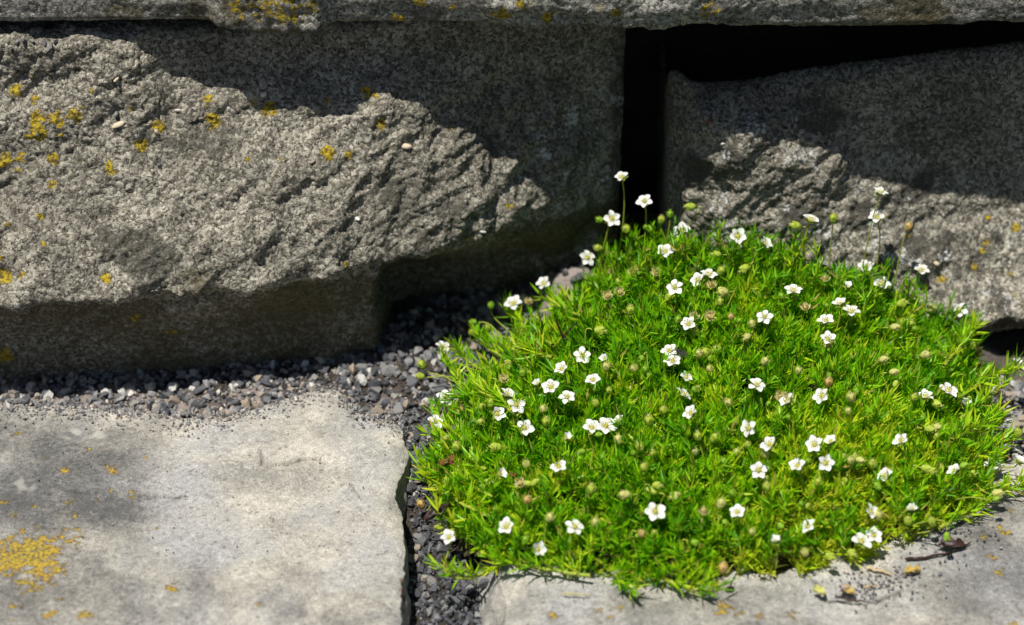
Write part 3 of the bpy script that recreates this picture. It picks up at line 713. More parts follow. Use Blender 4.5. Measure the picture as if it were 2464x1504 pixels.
pebble(2415, 1065, .006, 'chip_pale', 'whitish pebble on gravel past the flowering cushion')
pebble(2425, 1165, .0048, 'chip_slate', 'blue-grey pebble on the soil at slab edge past the cushion')
pebble(2030, 1413, .0078, 'chip_pink', 'pinkish translucent pebble sunk in soil on the grey slab', squash=(1.5, .8, .5))
pebble(2420, 1098, .0035, 'brick_red', 'small red brick crumb on the gravel past the cushion')
pebble(1165, 1405, .0066, 'chip_slate', 'shiny dark gravel lump under the trailing sprig', squash=(1.2, .8, .8), z=-.014)

# ------------------------------------------------------------------ where sight lines meet the stones
from mathutils.bvhtree import BVHTree
deps = {}
def bvh_of(o):
    m = o.data; nv = len(m.vertices); vv = np.zeros(nv * 3, np.float32); m.vertices.foreach_get('co', vv)
    nl = len(m.loops); li = np.zeros(nl, np.int32); m.loops.foreach_get('vertex_index', li)
    return BVHTree.FromPolygons(vv.reshape(-1, 3).tolist(), li.reshape(-1, 4).tolist())
BV = {o.name: bvh_of(o) for o in (ws1, ws2)}
def hit(u, v, names):
    d = Vector(ray(u, v)).normalized(); best = None
    for n_ in names:
        h = BV[n_].ray_cast(Vector(CAM), d)
        if h[0] is not None and (best is None or h[3] < best[3]): best = h
    return best
def stuck(u, v, size, mat, label, squash=(1, .8, .6), name='pebble', sink=.2):
    h = hit(u, v, [ws1.name, ws2.name])
    if h is None: return
    nn = h[1] if h[1].dot(Vector(ray(u, v))) < 0 else -h[1]
    p = np.array(h[0]) + np.array(nn) * size * sink
    o = chip(tuple(p), tuple(size * .85 * s for s in squash), mat, name, label, 'pebble' if name == 'pebble' else 'gravel chip', shape=NCHIP + int(RNG.integers(0, 3)) if name == 'pebble' else None)
    return o
stuck(635, 227, .0034, 'chip_white', 'tiny round white pebble at the shadow edge on lichened wall stone', (1, 1, 1))
stuck(977, 354, .0052, 'shell', 'cream oval pebble set in the sunlit face of wall stone', (1.1, .9, .8))
stuck(290, 301, .0056, 'shell', 'pale tan flake on the lichen-flecked ledge of wall stone', (1.2, .8, .5))
stuck(282, 275, .0046, 'chip_grey', 'grey round pebble just above the pale tan flake')
stuck(432, 268, .0036, 'chip_white', 'whitish oval pebble in the hollow of lichened wall stone')
stuck(376, 316, .0036, 'shell', 'small tan peg-like pebble below orange lichen on wall stone', (.7, .7, 1.2))
stuck(278, 188, .0034, 'shell', 'small sandy fleck high on the lichened wall stone', (1.2, .6, .5))
stuck(383, 397, .0028, 'chip_slate', 'tiny blue-grey pebble on rough wall stone face')
stuck(750, 388, .0032, 'chip_tan', 'small brown pebble in the rough wall stone face')
stuck(860, 528, .0030, 'chip_white', 'small white grain low on the rough wall stone face')
stuck(1160, 555, .0030, 'chip_pale', 'pale seed-like grain low on wall stone near the dark recess', (1.4, .8, .7))
stuck(1708, 294, .0028, 'brick_red', 'tiny red brick crumb on ledge of wall stone behind cushion', (1.2, .7, .6))
stuck(1718, 281, .0030, 'chip_tan', 'small tan pebble beside the red crumb on the wall ledge')
stuck(1740, 345, .0034, 'chip_white', 'white grain in sunlit ledge of wall stone behind cushion')
stuck(2250, 634, .0034, 'shell', 'round sandy pebble in wall stone behind the cushion', (1, 1, 1))
for k, (u, v) in enumerate([(28, 116), (40, 100), (55, 99), (75, 98), (108, 103), (116, 118), (131, 103), (126, 113)]):
    stuck(u, v, RNG.uniform(.0032, .0046), ['chip_slate', 'chip_grey'][k % 2], 'grey gravel chip on top ledge of lichened wall stone', (1.1, .8, .7), 'gravel_chip')['group'] = 'gravel chips on the wall ledge'

# ------------------------------------------------------------------ the flowering cushion
BASE = np.array([X(1720, .9), -.09, 0.0])
plant = empty('pearlwort_plant', BASE)
tag(plant, 'bright green cushion of pearlwort with small white flowers against the wall', 'plant')
INV = Matrix.Translation(-Vector(BASE))
def part(name, me, mat, **kw):
    me.transform(INV); return obj(name, me, mat, plant, **kw)

# mat of old stems under the leaves
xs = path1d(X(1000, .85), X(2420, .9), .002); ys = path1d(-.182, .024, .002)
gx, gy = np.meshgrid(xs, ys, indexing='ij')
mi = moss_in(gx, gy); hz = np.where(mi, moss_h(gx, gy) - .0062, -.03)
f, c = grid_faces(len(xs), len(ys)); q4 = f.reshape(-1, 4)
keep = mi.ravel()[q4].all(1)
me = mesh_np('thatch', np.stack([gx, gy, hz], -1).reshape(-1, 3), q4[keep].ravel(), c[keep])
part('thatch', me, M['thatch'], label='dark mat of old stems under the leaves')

# needle leaves
def blades(root, direc, bendv, length, width, tint, sidev):
    """n leaves -> verts (n*7), tapering strips of 3 spans with a slight keel"""
    n = len(root); ts = np.array([0, .38, .74, 1.0]); ws = np.array([.55, 1.0, .72, 0.0])
    V = []; TP = []
    for t, w in zip(ts, ws):
        c = root + direc * (length * t)[:, None] + bendv * (length * t * t)[:, None]
        if w > 0:
            V += [c - sidev * (width * w * .5)[:, None], c + sidev * (width * w * .5)[:, None]]; TP += [np.full(n, t)] * 2
        else: V.append(c); TP.append(np.full(n, t))
    V = np.stack(V, 1); TP = np.stack(TP, 1)
    b = (np.arange(n) * 7)[:, None]
    quads = np.concatenate([b + np.array([0, 1, 3, 2]), b + np.array([2, 3, 5, 4])]); tri = b + np.array([4, 5, 6])
    return V.reshape(-1, 3), quads, tri, np.repeat(tint, 7), TP.ravel()
def unit(a): return a / np.maximum(np.linalg.norm(a, axis=-1, keepdims=True), 1e-9)
def tufts(pos, axis, size, tint, nl, rng):
    n = len(pos); k = nl
    ax = np.repeat(unit(axis), k, 0)
    t1 = unit(np.cross(ax, np.array([.31, .77, .55]))); t2 = np.cross(ax, t1)
    ang = rng.uniform(0, 2 * np.pi, n * k); lev = np.tile(np.linspace(0, 1, k), n)
    side = t1 * np.cos(ang)[:, None] + t2 * np.sin(ang)[:, None]
    spread = np.clip(rng.normal(1.02, .30, n * k) * (1.0 - .62 * lev), .06, 1.6)
    d = ax * np.cos(spread)[:, None] + side * np.sin(spread)[:, None]
    sz = np.repeat(size, k)
    root = np.repeat(pos, k, 0) + ax * (lev * sz * .62)[:, None]
    L = sz * rng.uniform(.62, 1.15, n * k) * (1.05 - .25 * lev)
    bend = ax * rng.uniform(.0, .38, n * k)[:, None] + side * rng.normal(0, .10, n * k)[:, None] - np.array([0, 0, 1]) * rng.uniform(0, .12, n * k)[:, None]
    sv = unit(np.cross(d, side + .4 * rng.normal(size=(n * k, 3))))
    tt = np.clip(np.repeat(tint, k) + rng.normal(0, .11, n * k), 0, .885)
    dead = rng.uniform(size=n * k) < .03; tt = np.where(dead, rng.uniform(.92, 1, n * k), tt)
    return blades(root, d, bend, L, rng.uniform(.00055, .00098, n * k), tt, sv)
LV = []
rg = np.random.default_rng(5)
N0 = 20000
a = np.array(OUT); lo, hi = a.min(0), a.max(0)
q = rg.uniform(lo, hi, (N0, 2)); q = q[moss_in(q[:, 0], q[:, 1])]
thinw = smooth(X(1230, .88), X(1080, .86), q[:, 0]); clump = noise(np.stack([q[:, 0], q[:, 1], 0 * q[:, 0]], -1), .009, 315)
q = q[rg.uniform(size=len(q)) < (1 - .62 * thinw) * (.42 + .58 * smooth(.001, .014, seg_dist(FRONT, q[:, 0], q[:, 1]))) * np.clip(.88 + 1.7 * clump, .08, 1)]
x, y = q[:, 0], q[:, 1]; e = .002
h = moss_h(x, y); hx = (moss_h(x + e, y) - moss_h(x - e, y)) / (2 * e); hy = (moss_h(x, y + e) - moss_h(x, y - e)) / (2 * e)
nrm = unit(np.stack([-hx, -hy, np.ones_like(hx)], -1))
dF = seg_dist(FRONT, x, y)
def thinw_at(x_): return smooth(X(1300, .88), X(1080, .86), x_)
rad = np.stack([x - X(1750, .9), y + .10, 0 * x], -1) / .11
axis = unit(nrm * .5 + np.array([0, -.05, .75]) + rad * .28 + rg.normal(0, .22, (len(x), 3)))
p3 = np.stack([x, y, h], -1)
pn = noise(np.stack([x, y, 0 * x], -1), .035, 311); pn2 = noise(np.stack([x, y, 0 * x], -1), .012, 312)
yel = smooth(-.06, -.14, y) * smooth(X(1500, .87), X(1950, .87), x) * .36 + smooth(.02, .0, dF) * .18
tint = np.clip(.50 + .22 * pn + .26 * pn2 + yel + .14 * thinw_at(x) + rg.normal(0, .15, len(x)), .02, .88)
size = np.clip(rg.normal(.0060, .0014, len(x)) * (1 - .16 * smooth(-.08, -.16, y)), .0034, .0098)
pos = p3 - np.array([0, 0, .0035]) + nrm * (rg.uniform(-.0030, .0030, len(x)) + .0022 * noise(p3, .005, 313))[:, None]
LV.append(tufts(pos, axis, size, tint, 11, rg))
# taller leafy shoots standing proud, mostly at the back against the stone
sx = rg.uniform(X(1050, .88), X(2360, .90), 3600); sy = rg.uniform(-.16, .016, 3600)
ok = moss_in(sx, sy) & (rg.uniform(size=3600) < .20 + .55 * smooth(-.055, -.015, sy) + .4 * smooth(.02, .004, seg_dist(FRONT, sx, sy))); sx, sy = sx[ok], sy[ok]
sh = moss_h(sx, sy); lean = unit(np.stack([rg.normal(0, .20, len(sx)) + 1.6 * (sx - X(1750, .9)), rg.normal(-.08, .15, len(sx)), np.ones(len(sx))], -1))
STEMS = []
for i in range(len(sx)):
    L = rg.uniform(.006, .012 + .009 * float(smooth(-.07, -.02, sy[i]))); b = np.array([sx[i], sy[i], sh[i] - .002]); t_ = b + lean[i] * L
    STEMS.append((b, b + (t_ - b) * .5 + rg.normal(0, .0006, 3), t_, .00038))
    ks = np.arange(.15, 1.01, .24)
    LV.append(tufts(b + (t_ - b) * ks[:, None], np.repeat(lean[i][None], len(ks), 0), np.full(len(ks), rg.uniform(.0042, .0062)), np.full(len(ks), np.clip(rg.normal(.45, .12), .1, .85)), 5, rg))

def bez(pts, n):
    P_ = np.array(pts, float); t = np.linspace(0, 1, n)[:, None]
    if len(P_) == 3: return (1 - t) ** 2 * P_[0] + 2 * t * (1 - t) * P_[1] + t * t * P_[2]
    if len(P_) == 4: return (1 - t) ** 3 * P_[0] + 3 * t * (1 - t) ** 2 * P_[1] + 3 * t * t * (1 - t) * P_[2] + t ** 3 * P_[3]
    s = np.linspace(0, len(P_) - 1, n); k = np.clip(s.astype(int), 0, len(P_) - 2); fr = (s - k)[:, None]
    return P_[k] * (1 - fr) + P_[k + 1] * fr
def tube(path, r0, r1=None, sides=5):
    n = len(path); r = np.linspace(r0, r1 if r1 is not None else r0, n)
    tg = unit(np.gradient(path, axis=0)); a_ = unit(np.cross(tg, np.array([.35, .9, .2]))); b_ = np.cross(tg, a_)
    th = np.arange(sides) * 2 * math.pi / sides
    V = path[:, None] + r[:, None, None] * (a_[:, None] * np.cos(th)[None, :, None] + b_[:, None] * np.sin(th)[None, :, None])
    F_ = []
    for i in range(n - 1):
        for k in range(sides): F_.append((i * sides + k, i * sides + (k + 1) % sides, (i + 1) * sides + (k + 1) % sides, (i + 1) * sides + k))
    return V.reshape(-1, 3), F_
def joined(name, pieces, smooth_shade=True):
    vs, fs, o_ = [], [], 0
    for v, f_ in pieces:
        vs.append(np.asarray(v)); fs += [tuple(a + o_ for a in t_) for t_ in f_]; o_ += len(v)
    me = bpy.data.meshes.new(name); me.from_pydata(np.concatenate(vs).tolist(), [], fs)
    me.polygons.foreach_set('use_smooth', [smooth_shade] * len(me.polygons)); me.update(); return me

# trailing sprigs on the gravel, the joint and the slab
def on_level(u, v, up=.003):
    z = 0.0
    for _ in range(4):
        p = on_z(u, v, z); z = float(level(p[0], p[1])[0]) + up
    return on_z(u, v, z)
SPRIGS = [
 ([(1230, 1352, .004), (1175, 1375, .004), (1130, 1392, .006), (1095, 1390, .008), (1066, 1374, .012)], 5, -.010),
 ([(1190, 1195, .008), (1120, 1165, .006), (1050, 1150, .005), (1006, 1122, .005)], 6, None),
 ([(1180, 1245, .006), (1110, 1215, .006), (1060, 1180, .006), (1030, 1160, .007)], 6, None),
 ([(1150, 1300, .005), (1095, 1235, .005), (1060, 1190, .006)], 5, None),
 ([(1160, 1000, .008), (1110, 940, .008), (1085, 890, .010), (1072, 868, .012)], 6, None),
 ([(1230, 960, .008), (1180, 900, .008), (1130, 875, .009), (1105, 850, .010)], 6, None),
 ([(1280, 900, .008), (1220, 860, .008), (1165, 838, .010), (1150, 815, .012)], 6, None),
 ([(1330, 830, .010), (1270, 795, .010), (1240, 770, .012), (1225, 755, .012)], 6, None),
 ([(1120, 1060, .006), (1070, 1030, .006), (1045, 1000, .008)], 5, None),
 ([(1150, 1080, .007), (1090, 1070, .006), (1040, 1055, .007)], 5, None), ([(1170, 1130, .007), (1110, 1110, .006), (1050, 1100, .006)], 5, None), ([(1160, 1160, .006), (1100, 1140, .005), (1040, 1140, .005), (1020, 1145, .006)], 6, None),
 ([(1200, 960, .008), (1150, 950, .008), (1110, 960, .009), (1085, 985, .010)], 6, None), ([(1250, 1000, .010), (1180, 960, .010), (1130, 915, .011)], 6, None), ([(1330, 860, .010), (1260, 850, .010), (1200, 845, .011)], 6, None),
 ([(1140, 1220, .006), (1085, 1225, .006), (1055, 1240, .006)], 5, None), ([(1400, 760, .012), (1340, 740, .012), (1310, 720, .014)], 5, None),
 ([(2290, 1060, .010), (2360, 1030, .010), (2400, 1005, .012)], 5, None), ([(2270, 880, .012), (2320, 830, .016), (2345, 790, .022)], 5, None),
 ([(1250, 1350, .004), (1180, 1320, .004), (1120, 1290, .005), (1090, 1265, .006)], 6, None),
 ([(1420, 1385, .004), (1320, 1370, .003), (1240, 1362, .003), (1190, 1350, .003)], 7, None),
 ([(2300, 960, .012), (2365, 915, .014), (2410, 895, .016), (2440, 890, .020)], 6, None),
 ([(2310, 1010, .010), (2370, 960, .010), (2420, 925, .012)], 6, None),
 ([(2330, 1180, .004), (2390, 1185, .004), (2430, 1180, .004), (2470, 1172, .004)], 7, None),
 ([(2340, 1100, .006), (2400, 1075, .006), (2430, 1060, .008)], 5, None),
 ([(2260, 1270, .004), (2330, 1230, .004), (2370, 1215, .004)], 5, None),
 ([(1440, 640, .012), (1450, 600, .016), (1462, 560, .022)], 4, None), ([(1520, 600, .012), (1505, 560, .020), (1490, 530, .026)], 4, None),
 ([(1600, 1395, .004), (1660, 1418, .003), (1720, 1425, .003)], 5, None), ([(1480, 1380, .004), (1500, 1410, .003), (1520, 1420, .003)], 4, None),
]
for pts, nt, zf in SPRIGS:
    path = np.array([on_z(u, v, zf + up) if zf is not None else on_level(u, v, up) for u, v, up in pts])
    path = bez(path, 24); path[1:-1] += rg.normal(0, .0002, (22, 3))
    me = joined('trailing_stem', [tube(path, .00075, .0005, 6)]); part('trailing_stem', me, M['stalk'])
    tt = np.linspace(.1, 1, nt * 2); idx = (tt * 23).astype(int); tg = unit(np.gradient(path, axis=0))[idx]
    LV.append(tufts(path[idx], unit(tg * .55 + np.array([0, 0, .75]) + rg.normal(0, .25, (len(idx), 3))), rg.uniform(.0052, .0078, len(idx)), np.clip(rg.normal(.66, .10, len(idx)), .3, .86), 8, rg))

vs, fl, ct, tn, tp, o_ = [], [], [], [], [], 0
for v, qd, tr, t1, t2 in LV:
    vs.append(v); fl.append((qd + o_).ravel()); ct.append(np.full(len(qd), 4)); fl.append((tr + o_).ravel()); ct.append(np.full(len(tr), 3)); tn.append(t1); tp.append(t2); o_ += len(v)
me = mesh_np('foliage', np.concatenate(vs), np.concatenate(fl), np.concatenate(ct)); attr(me, 'tint', np.concatenate(tn)); attr(me, 'tip', np.concatenate(tp))
part('foliage', me, M['leaf'], kind='stuff', label='dense needle-like green leaves of the cushion')
part('upright_stems', joined('upright_stems', [tube(bez(s[:3], 4), s[3], s[3] * .7, 4) for s in STEMS]), M['stalk'], kind='stuff')

# flower pieces (unit: metres, flower about 7.6 mm across)
def petal_mesh():
    nt, nw = 7, 5; t = np.linspace(0, 1, nt); wd = np.array([.20, .52, .82, 1.0, .98, .74, .30]) * .00142
    V, F_ = [], []
    for i in range(nt):
        for k in range(nw):
            s = -1 + 2 * k / (nw - 1)
            V.append((.0007 + .0031 * t[i] + (.00012 * (1 - s * s) if i == nt - 1 else 0), s * wd[i], .00045 * s * s * (wd[i] / .00142) + .0006 * math.sin(t[i] * 2.2) - .0002 * t[i]))
    for i in range(nt - 1):
        for k in range(nw - 1): F_.append((i * nw + k, (i + 1) * nw + k, (i + 1) * nw + k + 1, i * nw + k + 1))
    return joined('petal', [(np.array(V), F_)])
def ball(rx, rz, zc=0, nu=8, nv=6, ridge=0, nr=5):
    V = [(0, 0, zc - rz)]; F_ = []
    for j in range(1, nv):
        ph = math.pi * j / nv
        for i in range(nu):
            th = 2 * math.pi * i / nu; r = rx * math.sin(ph) * (1 + ridge * math.cos(nr * th)); V.append((r * math.cos(th), r * math.sin(th), zc - rz * math.cos(ph)))
    V.append((0, 0, zc + rz)); top = len(V) - 1
    for i in range(nu):
        F_.append((0, 1 + (i + 1) % nu, 1 + i)); F_.append((top, 1 + (nv - 2) * nu + i, 1 + (nv - 2) * nu + (i + 1) % nu))
    for j in range(nv - 2):
        for i in range(nu):
            a_ = 1 + j * nu + i; b_ = 1 + j * nu + (i + 1) % nu; F_.append((a_, b_, b_ + nu, a_ + nu))
    return np.array(V), F_
def rotz(v, a_):
    c, s = math.cos(a_), math.sin(a_); v = np.asarray(v, float); return np.stack([v[:, 0] * c - v[:, 1] * s, v[:, 0] * s + v[:, 1] * c, v[:, 2]], 1)
def sepals(r0, r1, z0, z1, w, n=5, curl=0.0):
    pcs = []
    for k in range(n):
        t = np.linspace(0, 1, 5); ww = np.array([.55, .95, 1, .72, .12]) * w; V, F_ = [], []
        for i in range(5):
            for s in (-1, 0, 1): V.append((r0 + (r1 - r0) * t[i] - curl * math.sin(math.pi * t[i]) * -1, s * ww[i], z0 + (z1 - z0) * t[i] ** (1.6 if curl == 0 else .9) + .00022 * abs(s)))
        for i in range(4):
            for s in range(2): F_.append((i * 3 + s, (i + 1) * 3 + s, (i + 1) * 3 + s + 1, i * 3 + s + 1))
        pcs.append((rotz(V, k * 2 * math.pi / n + math.pi / 5), F_))
    return pcs
PETAL = petal_mesh(); PETAL.materials.append(M['petal'])
CALYX = joined('calyx', sepals(.0003, .0029, -.0004, .0003, .00085)); CALYX.materials.append(M['sepal'])
pc = [ball(.00095, .00085, .0006, 10, 6, .06)]
for k in range(5):
    pc.append(tube(rotz(bez([(.0002, 0, .0012), (.0004, 0, .0019), (.0011, 0, .0019)], 4), k * 1.2566), .00014, .0001, 4))
OVARY = joined('flower', pc); OVARY.materials.append(M['ovary'])
pc = []
for k in range(10):
    tipv = np.array([.0017, 0, .0019]) * (1 + .12 * (k % 3 - 1)); path = rotz(bez([(.0006, 0, .0002), (.0012, 0, .0012), tipv], 4), k * .6283 + .3)
    pc.append(tube(path, .00009, .00007, 3)); bv, bf = ball(.00026, .00022, 0, 5, 4); pc.append((bv + path[-1], bf))
STAMENS = joined('stamens', pc); STAMENS.materials.append(M['stamen'])

CEN = np.array([X(1720, .9), -.085])
def inward(p, margin=.004):
    q = np.array(p[:2], float)
    for _ in range(60):
        if moss_in(np.array([q[0]]), np.array([q[1]]))[0] and seg_dist(FRONT, np.array([q[0]]), np.array([q[1]]))[0] > margin: break
        q = q + (CEN - q) / np.linalg.norm(CEN - q) * .0012
    return q
def wall_face(x_): return float(min(F_left(np.array([x_]), np.array([.05]))[0] if x_ < XR else .05, F_right(np.array([x_]), np.array([.035]))[0] if x_ > xl - .01 else .05))
def head_at(u, v, off):
    d = ray(u, v); d = d / np.linalg.norm(d); t = np.arange(.6, 1.2, .0006)
    p = CAM + d * t[:, None]; x_, y_ = p[:, 0], p[:, 1]
    lim = np.minimum(np.minimum(np.where(x_ < XR, F_left(x_, np.full_like(x_, .05)), .05), np.where(x_ > xl - .01, F_right(x_, np.full_like(x_, .035)), .05)) - .008, -.008)
    stop = (y_ > lim) | (p[:, 2] <= level(x_, y_) + off)
    return p[np.argmax(stop)]
def frame(loc, n_, spin, s):
    z_ = Vector(n_).normalized(); q_ = z_.to_track_quat('Z', 'Y'); return Matrix.Translation(Vector(loc)) @ q_.to_matrix().to_4x4() @ Matrix.Rotation(spin, 4, 'Z') @ Matrix.Scale(s, 4)
TOCAM = unit(np.array([0, -math.cos(THETA), math.sin(THETA)]))
def stalk_path(head, nrm_, nod=0.0, root=None):
    q = inward(head) if root is None else np.array(root[:2]); q = q + rg.normal(0, .0022, 2) * (root is None)
    b = np.array([q[0], q[1], float(level(q[0], q[1])[0]) - .003]) if root is None else np.array(root)
    L = np.linalg.norm(head - b)
    if nod > 0:
        top = head + np.array([nrm_[0] * -.2, nrm_[1] * -.2, 0]) * .01 + np.array([rg.normal(0, .001), 0, .0022])
        return bez([b, b + (head - b) * .6 + np.array([0, 0, L * .25]), head - nrm_ * .0055 + np.array([0, 0, .0014]), head - nrm_ * .0008], 10)
    return bez([b, b + np.array([0, 0, L * .35]) + rg.normal(0, .0008, 3), head - nrm_ * L * .35, head - nrm_ * .0004], 9)
def to_local(path, Mx):
    R = np.array(Mx.inverted()); return path @ R[:3, :3].T + R[:3, 3]
def stalk_obj(path, Mx, parent, r=.00032, mat='stalk'):
    s = Mx.to_scale()[0]
    me = joined('stalk', [tube(to_local(path, Mx), r / s, r * .85 / s, 5)]); return obj('stalk', me, M[mat], parent)
PLI = Matrix.Translation(-Vector(BASE))
def flower(u, v, off=.008, kind='open', size=1.0, root=None):
    head = head_at(u, v, off) if root is None else on_z(u, v, .013)
    up = np.array([0, 0, 1.0])
    k = rg.uniform(.15, .62) if kind == 'open' else rg.uniform(.1, .4)
    n_ = up * (1 - k) + TOCAM * k + np.array([rg.normal(0, .26), rg.normal(0, .16), 0])
    if kind == 'side': n_ = np.array([rg.choice([-1, 1]) * rg.uniform(.3, .8), rg.uniform(-.35, .15), .75])
    n_ = unit(n_)
    s = size * rg.uniform(.82, 1.06)
    Mx = frame(head, n_, rg.uniform(0, 6.28), s)
    fo = obj('flower', OVARY, None, plant); fo.matrix_local = PLI @ Mx
    el = {'open': rg.uniform(.02, .48), 'half': rg.uniform(.75, 1.05), 'side': rg.uniform(.1, .5)}[kind]
    np_ = 5
    gone = int(rg.integers(0, 5)) if rg.uniform() < .16 else -1
    for i in range(np_):
        if i == gone: continue
        p = obj('petal', PETAL, None, fo)
        p.matrix_local = Matrix.Rotation(i * 2 * math.pi / 5 + rg.normal(0, .06), 4, 'Z') @ Matrix.Rotation(-(el + rg.normal(0, .09)), 4, 'Y') @ Matrix.Rotation(rg.normal(0, .12), 4, 'X') @ Matrix.Diagonal((rg.uniform(.92, 1.08), rg.uniform(.9, 1.08), 1, 1))
    obj('calyx', CALYX, None, fo)
    if kind != 'half': obj('stamens', STAMENS, None, fo)
    stalk_obj(stalk_path(head, n_, 0, root), Mx, fo)
    return head
OPEN = [(1472, 528), (1412, 621), (1310, 685), (1237, 733), (1064, 837), (1601, 607), (1624, 693), (1070, 959), (1219, 954), (1241, 975), (1195, 998), (1327, 934), (1365, 957), (1354, 890), (1400, 857), (1427, 917), (1612, 847), (1619, 872), (1640, 559), (1497, 429), (1551, 486),
        (1775, 570), (1838, 588), (1949, 533), (2111, 525), (1705, 664), (1681, 676), (1909, 702), (2084, 645), (2120, 686), (2215, 653), (2022, 734), (2046, 753), (1987, 774), (1992, 818), (1840, 764), (1658, 782), (2307, 748), (1820, 928), (2447, 882), (2227, 957), (2279, 943),
        (1665, 997), (2116, 467), (1047, 1016), (1262, 1031), (1424, 1031), (1457, 1027), (1345, 1125), (1082, 1295), (1220, 1270), (1382, 1270), (1292, 1323), (1577, 1233), (1803, 1031), (1961, 1072), (1985, 1115), (1825, 1132), (1775, 1235), (2071, 1305), (2101, 1290), (2388, 1117), (1854, 1073)]
HALF = [(1672, 652), (2039, 692), (1632, 572), (1092, 979), (1295, 927), (1202, 1142), (1362, 1057), (2194, 1228), (2000, 1066), (1866, 1305), (2451, 1113), (1457, 866), (2322, 975)]
SIDE = [(1980, 955), (1897, 967), (1650, 910), (1643, 952), (1492, 1017), (1920, 1123), (2171, 1063), (1945, 1268), (2131, 1146), (2299, 1136), (2093, 1233)]
HEADS = {}
for (u, v) in OPEN:
    off = {(1497, 429): .02, (1551, 486): .015, (1064, 837): .014, (1082, 1295): .012, (2447, 882): .02, (2388, 1117): .006}.get((u, v), rg.uniform(.0105, .0155) if v < 1000 else rg.uniform(.0095, .0125))
    root = on_z(1068, 1374, .002) if (u, v) == (1082, 1295) else None
    HEADS[(u, v)] = flower(u, v, off, 'open', 1.0, root)
for (u, v) in HALF: flower(u, v, rg.uniform(.008, .011), 'half', .8)
for (u, v) in SIDE: flower(u, v, rg.uniform(.008, .011), 'side', .92)

# buds and seed capsules
def bud_mesh(name, mat, rx, rz, tipmat):
    v, f_ = ball(rx, rz, rz, 10, 8, .05)
    v = v.copy(); t = v[:, 2] / (2 * rz); tap = 1 - .25 * np.clip((t - .5) / .5, 0, 1) ** 2; v[:, 0] *= tap; v[:, 1] *= tap
    me = joined(name, [(v, f_)] + sepals(rx * .3, rx * .98, rz * .15, rz * 1.75, rx * .62, 5, rx * .24)); me.materials.append(M[mat])
    pcs = [(np.asarray(b) * np.array([1, 1, 1]) + np.array([0, 0, 2 * rz * .95]), f2) for b, f2 in [ball(rx * .32, rx * .34, 0, 7, 4)]]
    for k in range(5): pcs.append(tube(rotz(bez([(rx * .2, 0, rz * 1.95), (rx * .3, 0, rz * 2.2), (rx * .55, 0, rz * 2.3)], 3), k * 1.2566), .00010, .00007, 3))
    tip = joined('style', pcs); tip.materials.append(M[tipmat]); return me, tip
BUDS = {'green': bud_mesh('bud', 'bud_green', .00135, .0019, 'bud_straw'), 'lime': bud_mesh('bud', 'bud_lime', .0011, .0014, 'bud_lime'), 'straw': bud_mesh('bud', 'bud_straw', .00135, .0019, 'bud_green'), 'orange': bud_mesh('bud', 'bud_orange', .00135, .0019, 'bud_straw')}
dm = sepals(.0004, .0026, 0, .0022, .0010, 5, .0006) + sepals(.0003, .0013, .0003, .0036, .0007, 5, .0004) + [ball(.0011, .0009, .0010, 8, 5)]
DRY = joined('seed_capsule', dm); DRY.materials.append(M['capsule_dry'])
def bud(u, v, kind='green', off=.006, nod=None, direction=None, size=1.0):
    head = head_at(u, v, off); nod = rg.uniform() < .3 if nod is None else nod
    if direction is not None: n_ = np.array(direction, float)
    elif nod: n_ = np.array([rg.normal(-.2, .8), rg.normal(-.4, .4), rg.uniform(-.2, .35)])
    else: n_ = np.array([rg.normal(0, .22), rg.normal(-.12, .22), 1.0])
    n_ = unit(n_); s = size * rg.uniform(.92, 1.25)
    if kind == 'dry':
        Mx = frame(head, n_, rg.uniform(0, 6.28), s * .8); bo = obj('seed_capsule', DRY, None, plant, label='dried open tan seed capsule'); bo.matrix_local = PLI @ Mx
        stalk_obj(stalk_path(head, n_), Mx, bo, .00032, 'bud_straw'); return
    me, tip = BUDS[kind]
    Mx = frame(head - n_ * .0018, n_, rg.uniform(0, 6.28), s); bo = obj('bud', me, None, plant); bo.matrix_local = PLI @ Mx
    obj('style', tip, None, bo)
    stalk_obj(stalk_path(head - n_ * .0018, n_, float(nod)), Mx, bo, .00030)
